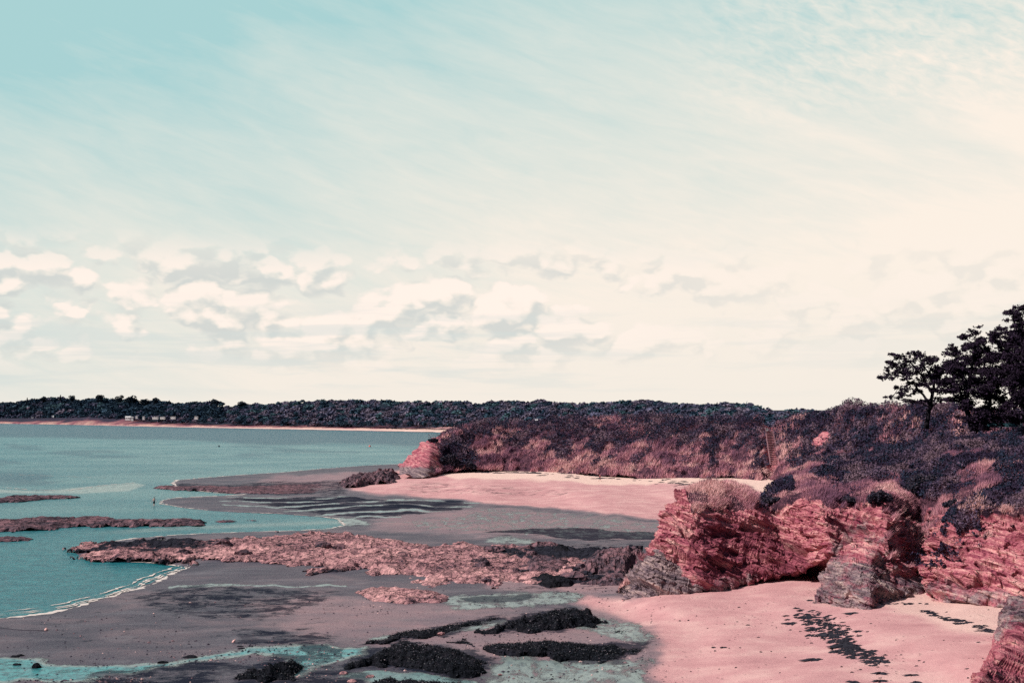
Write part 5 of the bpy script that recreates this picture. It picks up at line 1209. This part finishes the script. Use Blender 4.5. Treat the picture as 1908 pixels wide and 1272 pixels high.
# ------------------------------------------------------------------ floats, rope, buoys
M_OR = m_flat('orange_plastic', (0.75, 0.16, 0.12), .4, .4); M_PK = m_flat('pale_pink_plastic', (0.75, 0.42, 0.38), .4, .4); M_DK = m_flat('dark_rubber', (0.02, 0.03, 0.05), .5, .4); M_ROPE = m_flat('rope', (0.03, 0.03, 0.04), .9, .1)
def buoy(px, py, r, mat, label, name='buoy', z=0.0, cat='buoy', el_=(1, 1, 1), rot=(0, 0, 0)):
    g = onz(px, py, z); root = bpy.data.objects.new(name, None); COL.objects.link(root); root.location = (float(g[0]), float(g[1]), z + r * .35); root['label'] = label; root['category'] = cat; root.rotation_euler = rot
    b_ = MB(); b_.ball((0, 0, 0), (r * el_[0], r * el_[1], r * el_[2]), 16, 10); b_.tube([(0, 0, -r * el_[2] * 1.15), (0, 0, -r * el_[2] * .9)], [r * .2, r * .3], 8); add('float', b_.mesh('float', mat, True), parent=root)
    b_ = MB(); b_.tube([(0, 0, r * el_[2] * .93), (0, 0, r * el_[2] * 1.2)], [r * .22, r * .16], 8); b_.tube([(r * .14, 0, r * el_[2] * 1.25), (0, 0, r * el_[2] * 1.45), (-r * .14, 0, r * el_[2] * 1.25)], r * .05, 6); add('eyelet', b_.mesh('eyelet', mat), parent=root)
buoy(689, 832, .55, M_OR, 'orange buoy on the calm water left of the headland point')
buoy(408, 832, .50, M_DK, 'dark buoy on the bay below the far wood')
buoy(86, 1174, .15, M_PK, 'pale round float at the end of a rope on grey sand', 'mooring_float', .12)
buoy(435, 1196, .13, M_PK, 'long pink float lying tilted on the grey sand', 'mooring_float', .15, el_=(.8, .8, 1.6), rot=(0, R(38), 0))
rp = onz(np.array([-60, -20, 10, 35, 60, 84]), np.array([1168, 1171, 1170.5, 1173, 1174, 1174.5]), .13)
b_ = MB(); b_.tube([tuple(p) for p in rp], .035, 6); add('mooring_rope', b_.mesh('mooring_rope', M_ROPE, True), label='dark rope stretched over the wet sand to the pale float', cat='rope')

# ------------------------------------------------------------------ people
M_SKIN = m_flat('skin', (0.62, 0.33, 0.27), .6, .3, .1); M_HAIR = m_flat('dark_hair', (0.02, 0.015, 0.02), .8, .2)
M_SHORT = m_flat('dark_shorts', (0.02, 0.035, 0.05), .8, .2); M_SHIRT = m_flat('dark_red_shirt', (0.20, 0.05, 0.07), .8, .2); M_COAT = m_flat('dark_jacket', (0.05, 0.05, 0.07), .8, .2)
def skin_mesh(name, verts, edges, radii, mat, root=0):
    me = bpy.data.meshes.new(name); me.from_pydata(verts, edges, []); me.materials.append(mat)
    o = bpy.data.objects.new(name, me); COL.objects.link(o)
    sk_ = o.modifiers.new('skin', 'SKIN'); sk_.use_smooth_shade = True
    for k, r in enumerate(radii):
        sv = me.skin_vertices[0].data[k]; sv.radius = (r, r) if not isinstance(r, tuple) else r; sv.use_root = (k == root)
    sb = o.modifiers.new('sub', 'SUBSURF'); sb.levels = 1; sb.render_levels = 1
    return o
def person(loc, rz, label, stride=.16, arms=.25, top_mat=None, short_mat=M_SHORT, group=None):
    root = bpy.data.objects.new('person', None); COL.objects.link(root); root.location = loc; root.rotation_euler = (0, 0, rz); root['label'] = label; root['category'] = 'person'
    if group: root['group'] = group
    v = [(0, 0, .93), (0, 0, 1.12), (0, 0, 1.34), (0, -.01, 1.47), (0, .01, 1.56), (0, .015, 1.67), (0, .0, 1.74)]; r = [(.15, .11), (.13, .10), (.17, .11), .055, .075, .095, .06]; e = [(i, i + 1) for i in range(6)]
    for s_ in (-1, 1):
        st_ = stride * s_; b = len(v)
        v += [(s_ * .10, 0, .86), (s_ * .11, st_ * .5, .48), (s_ * .11, st_ - (.10 if s_ < 0 else 0), .09), (s_ * .12, st_ + .14, .04)]; r += [.085, .055, .038, .03]; e += [(0, b), (b, b + 1), (b + 1, b + 2), (b + 2, b + 3)]
        b = len(v); v += [(s_ * .19, 0, 1.40), (s_ * (.21 + arms * .25), -st_ * .4, 1.12), (s_ * (.20 + arms * .35), -st_ * .8 + .06, .88), (s_ * (.20 + arms * .35), -st_ * .8 + .08, .80)]; r += [.055, .040, .028, .034]; e += [(2, b), (b, b + 1), (b + 1, b + 2), (b + 2, b + 3)]
        h = b + 3
        for k in range(4):
            q = len(v); L = (.065, .075, .072, .055)[k]
            v += [(v[h][0], v[h][1] + (k - 1.5) * .02, v[h][2] - .045), (v[h][0] - s_ * .012, v[h][1] + (k - 1.5) * .021, v[h][2] - .045 - L)]; r += [.010, .008]; e += [(h, q), (q, q + 1)]
        q = len(v); v += [(v[h][0], v[h][1] + .045, v[h][2] - .03), (v[h][0], v[h][1] + .06, v[h][2] - .07)]; r += [.011, .009]; e += [(h, q), (q, q + 1)]
    o = skin_mesh('body', v, e, r, M_SKIN); o.parent = root
    b_ = MB(); b_.ball((0, .02, 1.69), (.098, .112, .10), 14, 10); b_.ball((0, -.045, 1.66), (.088, .06, .085), 12, 8); ho = add('hair', b_.mesh('hair', M_HAIR, True), parent=root)
    ho.location = (0, -.018, .02)
    if not group:
        fp = [('eye', (s_ * .033, .107, 1.665), (.014, .010, .010), M_HAIR) for s_ in (-1, 1)] + [('ear', (s_ * .088, .0, 1.655), (.014, .025, .035), M_SKIN) for s_ in (-1, 1)] + [('nose', (0, .117, 1.638), (.014, .02, .026), M_SKIN), ('mouth', (0, .10, 1.600), (.027, .010, .008), M_SHIRT)]
        for nm_, c_, r_, mt_ in fp: b_ = MB(); b_.ball(c_, r_, 8, 6); add(nm_, b_.mesh(nm_, mt_, True), parent=root)
    b_ = MB(); b_.tube([(0, 0, .84), (0, 0, .92), (0, 0, 1.04)], [.19, .178, .155], 14)
    for s_ in (-1, 1): b_.tube([(s_ * .10, 0, .90), (s_ * .112, stride * s_ * .42, .56)], [.105, .092], 12)
    add('shorts', b_.mesh('shorts', short_mat, True), parent=root)
    if top_mat:
        b_ = MB(); b_.tube([(0, 0, .98), (0, 0, 1.15), (0, 0, 1.34), (0, 0, 1.45)], [.175, .165, .19, .10], 14)
        for s_ in (-1, 1): b_.tube([(s_ * .17, 0, 1.40), (s_ * (.215 + arms * .22), -stride * s_ * .35, 1.14)], [.075, .058], 10)
        add('shirt', b_.mesh('shirt', top_mat, True), parent=root)
    return root
g = onz(287, 943, -0.12); person((float(g[0]), float(g[1]), -0.14), R(20), 'bare chested person in dark shorts wading in shallow water', .18, .6)
gz_, _ = ground_z(np.array([1118.]), np.array([897.])); g = onz(1118, 897, float(gz_[0])); person(tuple(map(float, g)), R(-60), 'person in a dark red top walking on the distant cove beach', .22, .35, M_SHIRT)
for k, (px, py, lb) in enumerate([(3, 794, 'person on the far beach at the very left edge'), (35, 794, 'person on the far beach second from the left edge'), (60, 794, 'person on the far beach below the lone white caravan'), (84, 795, 'person on the far beach left of the flag'), (133, 797, 'person on the far beach farthest right, well right of the flag')]):
    gz_, _ = ground_z(np.array([float(px)]), np.array([py - 3.])); g = onz(px, py - 2.2, float(gz_[0]))
    person(tuple(map(float, g)), R(k * 70), lb, .15, .2, M_COAT, M_COAT, 'people on the far beach')
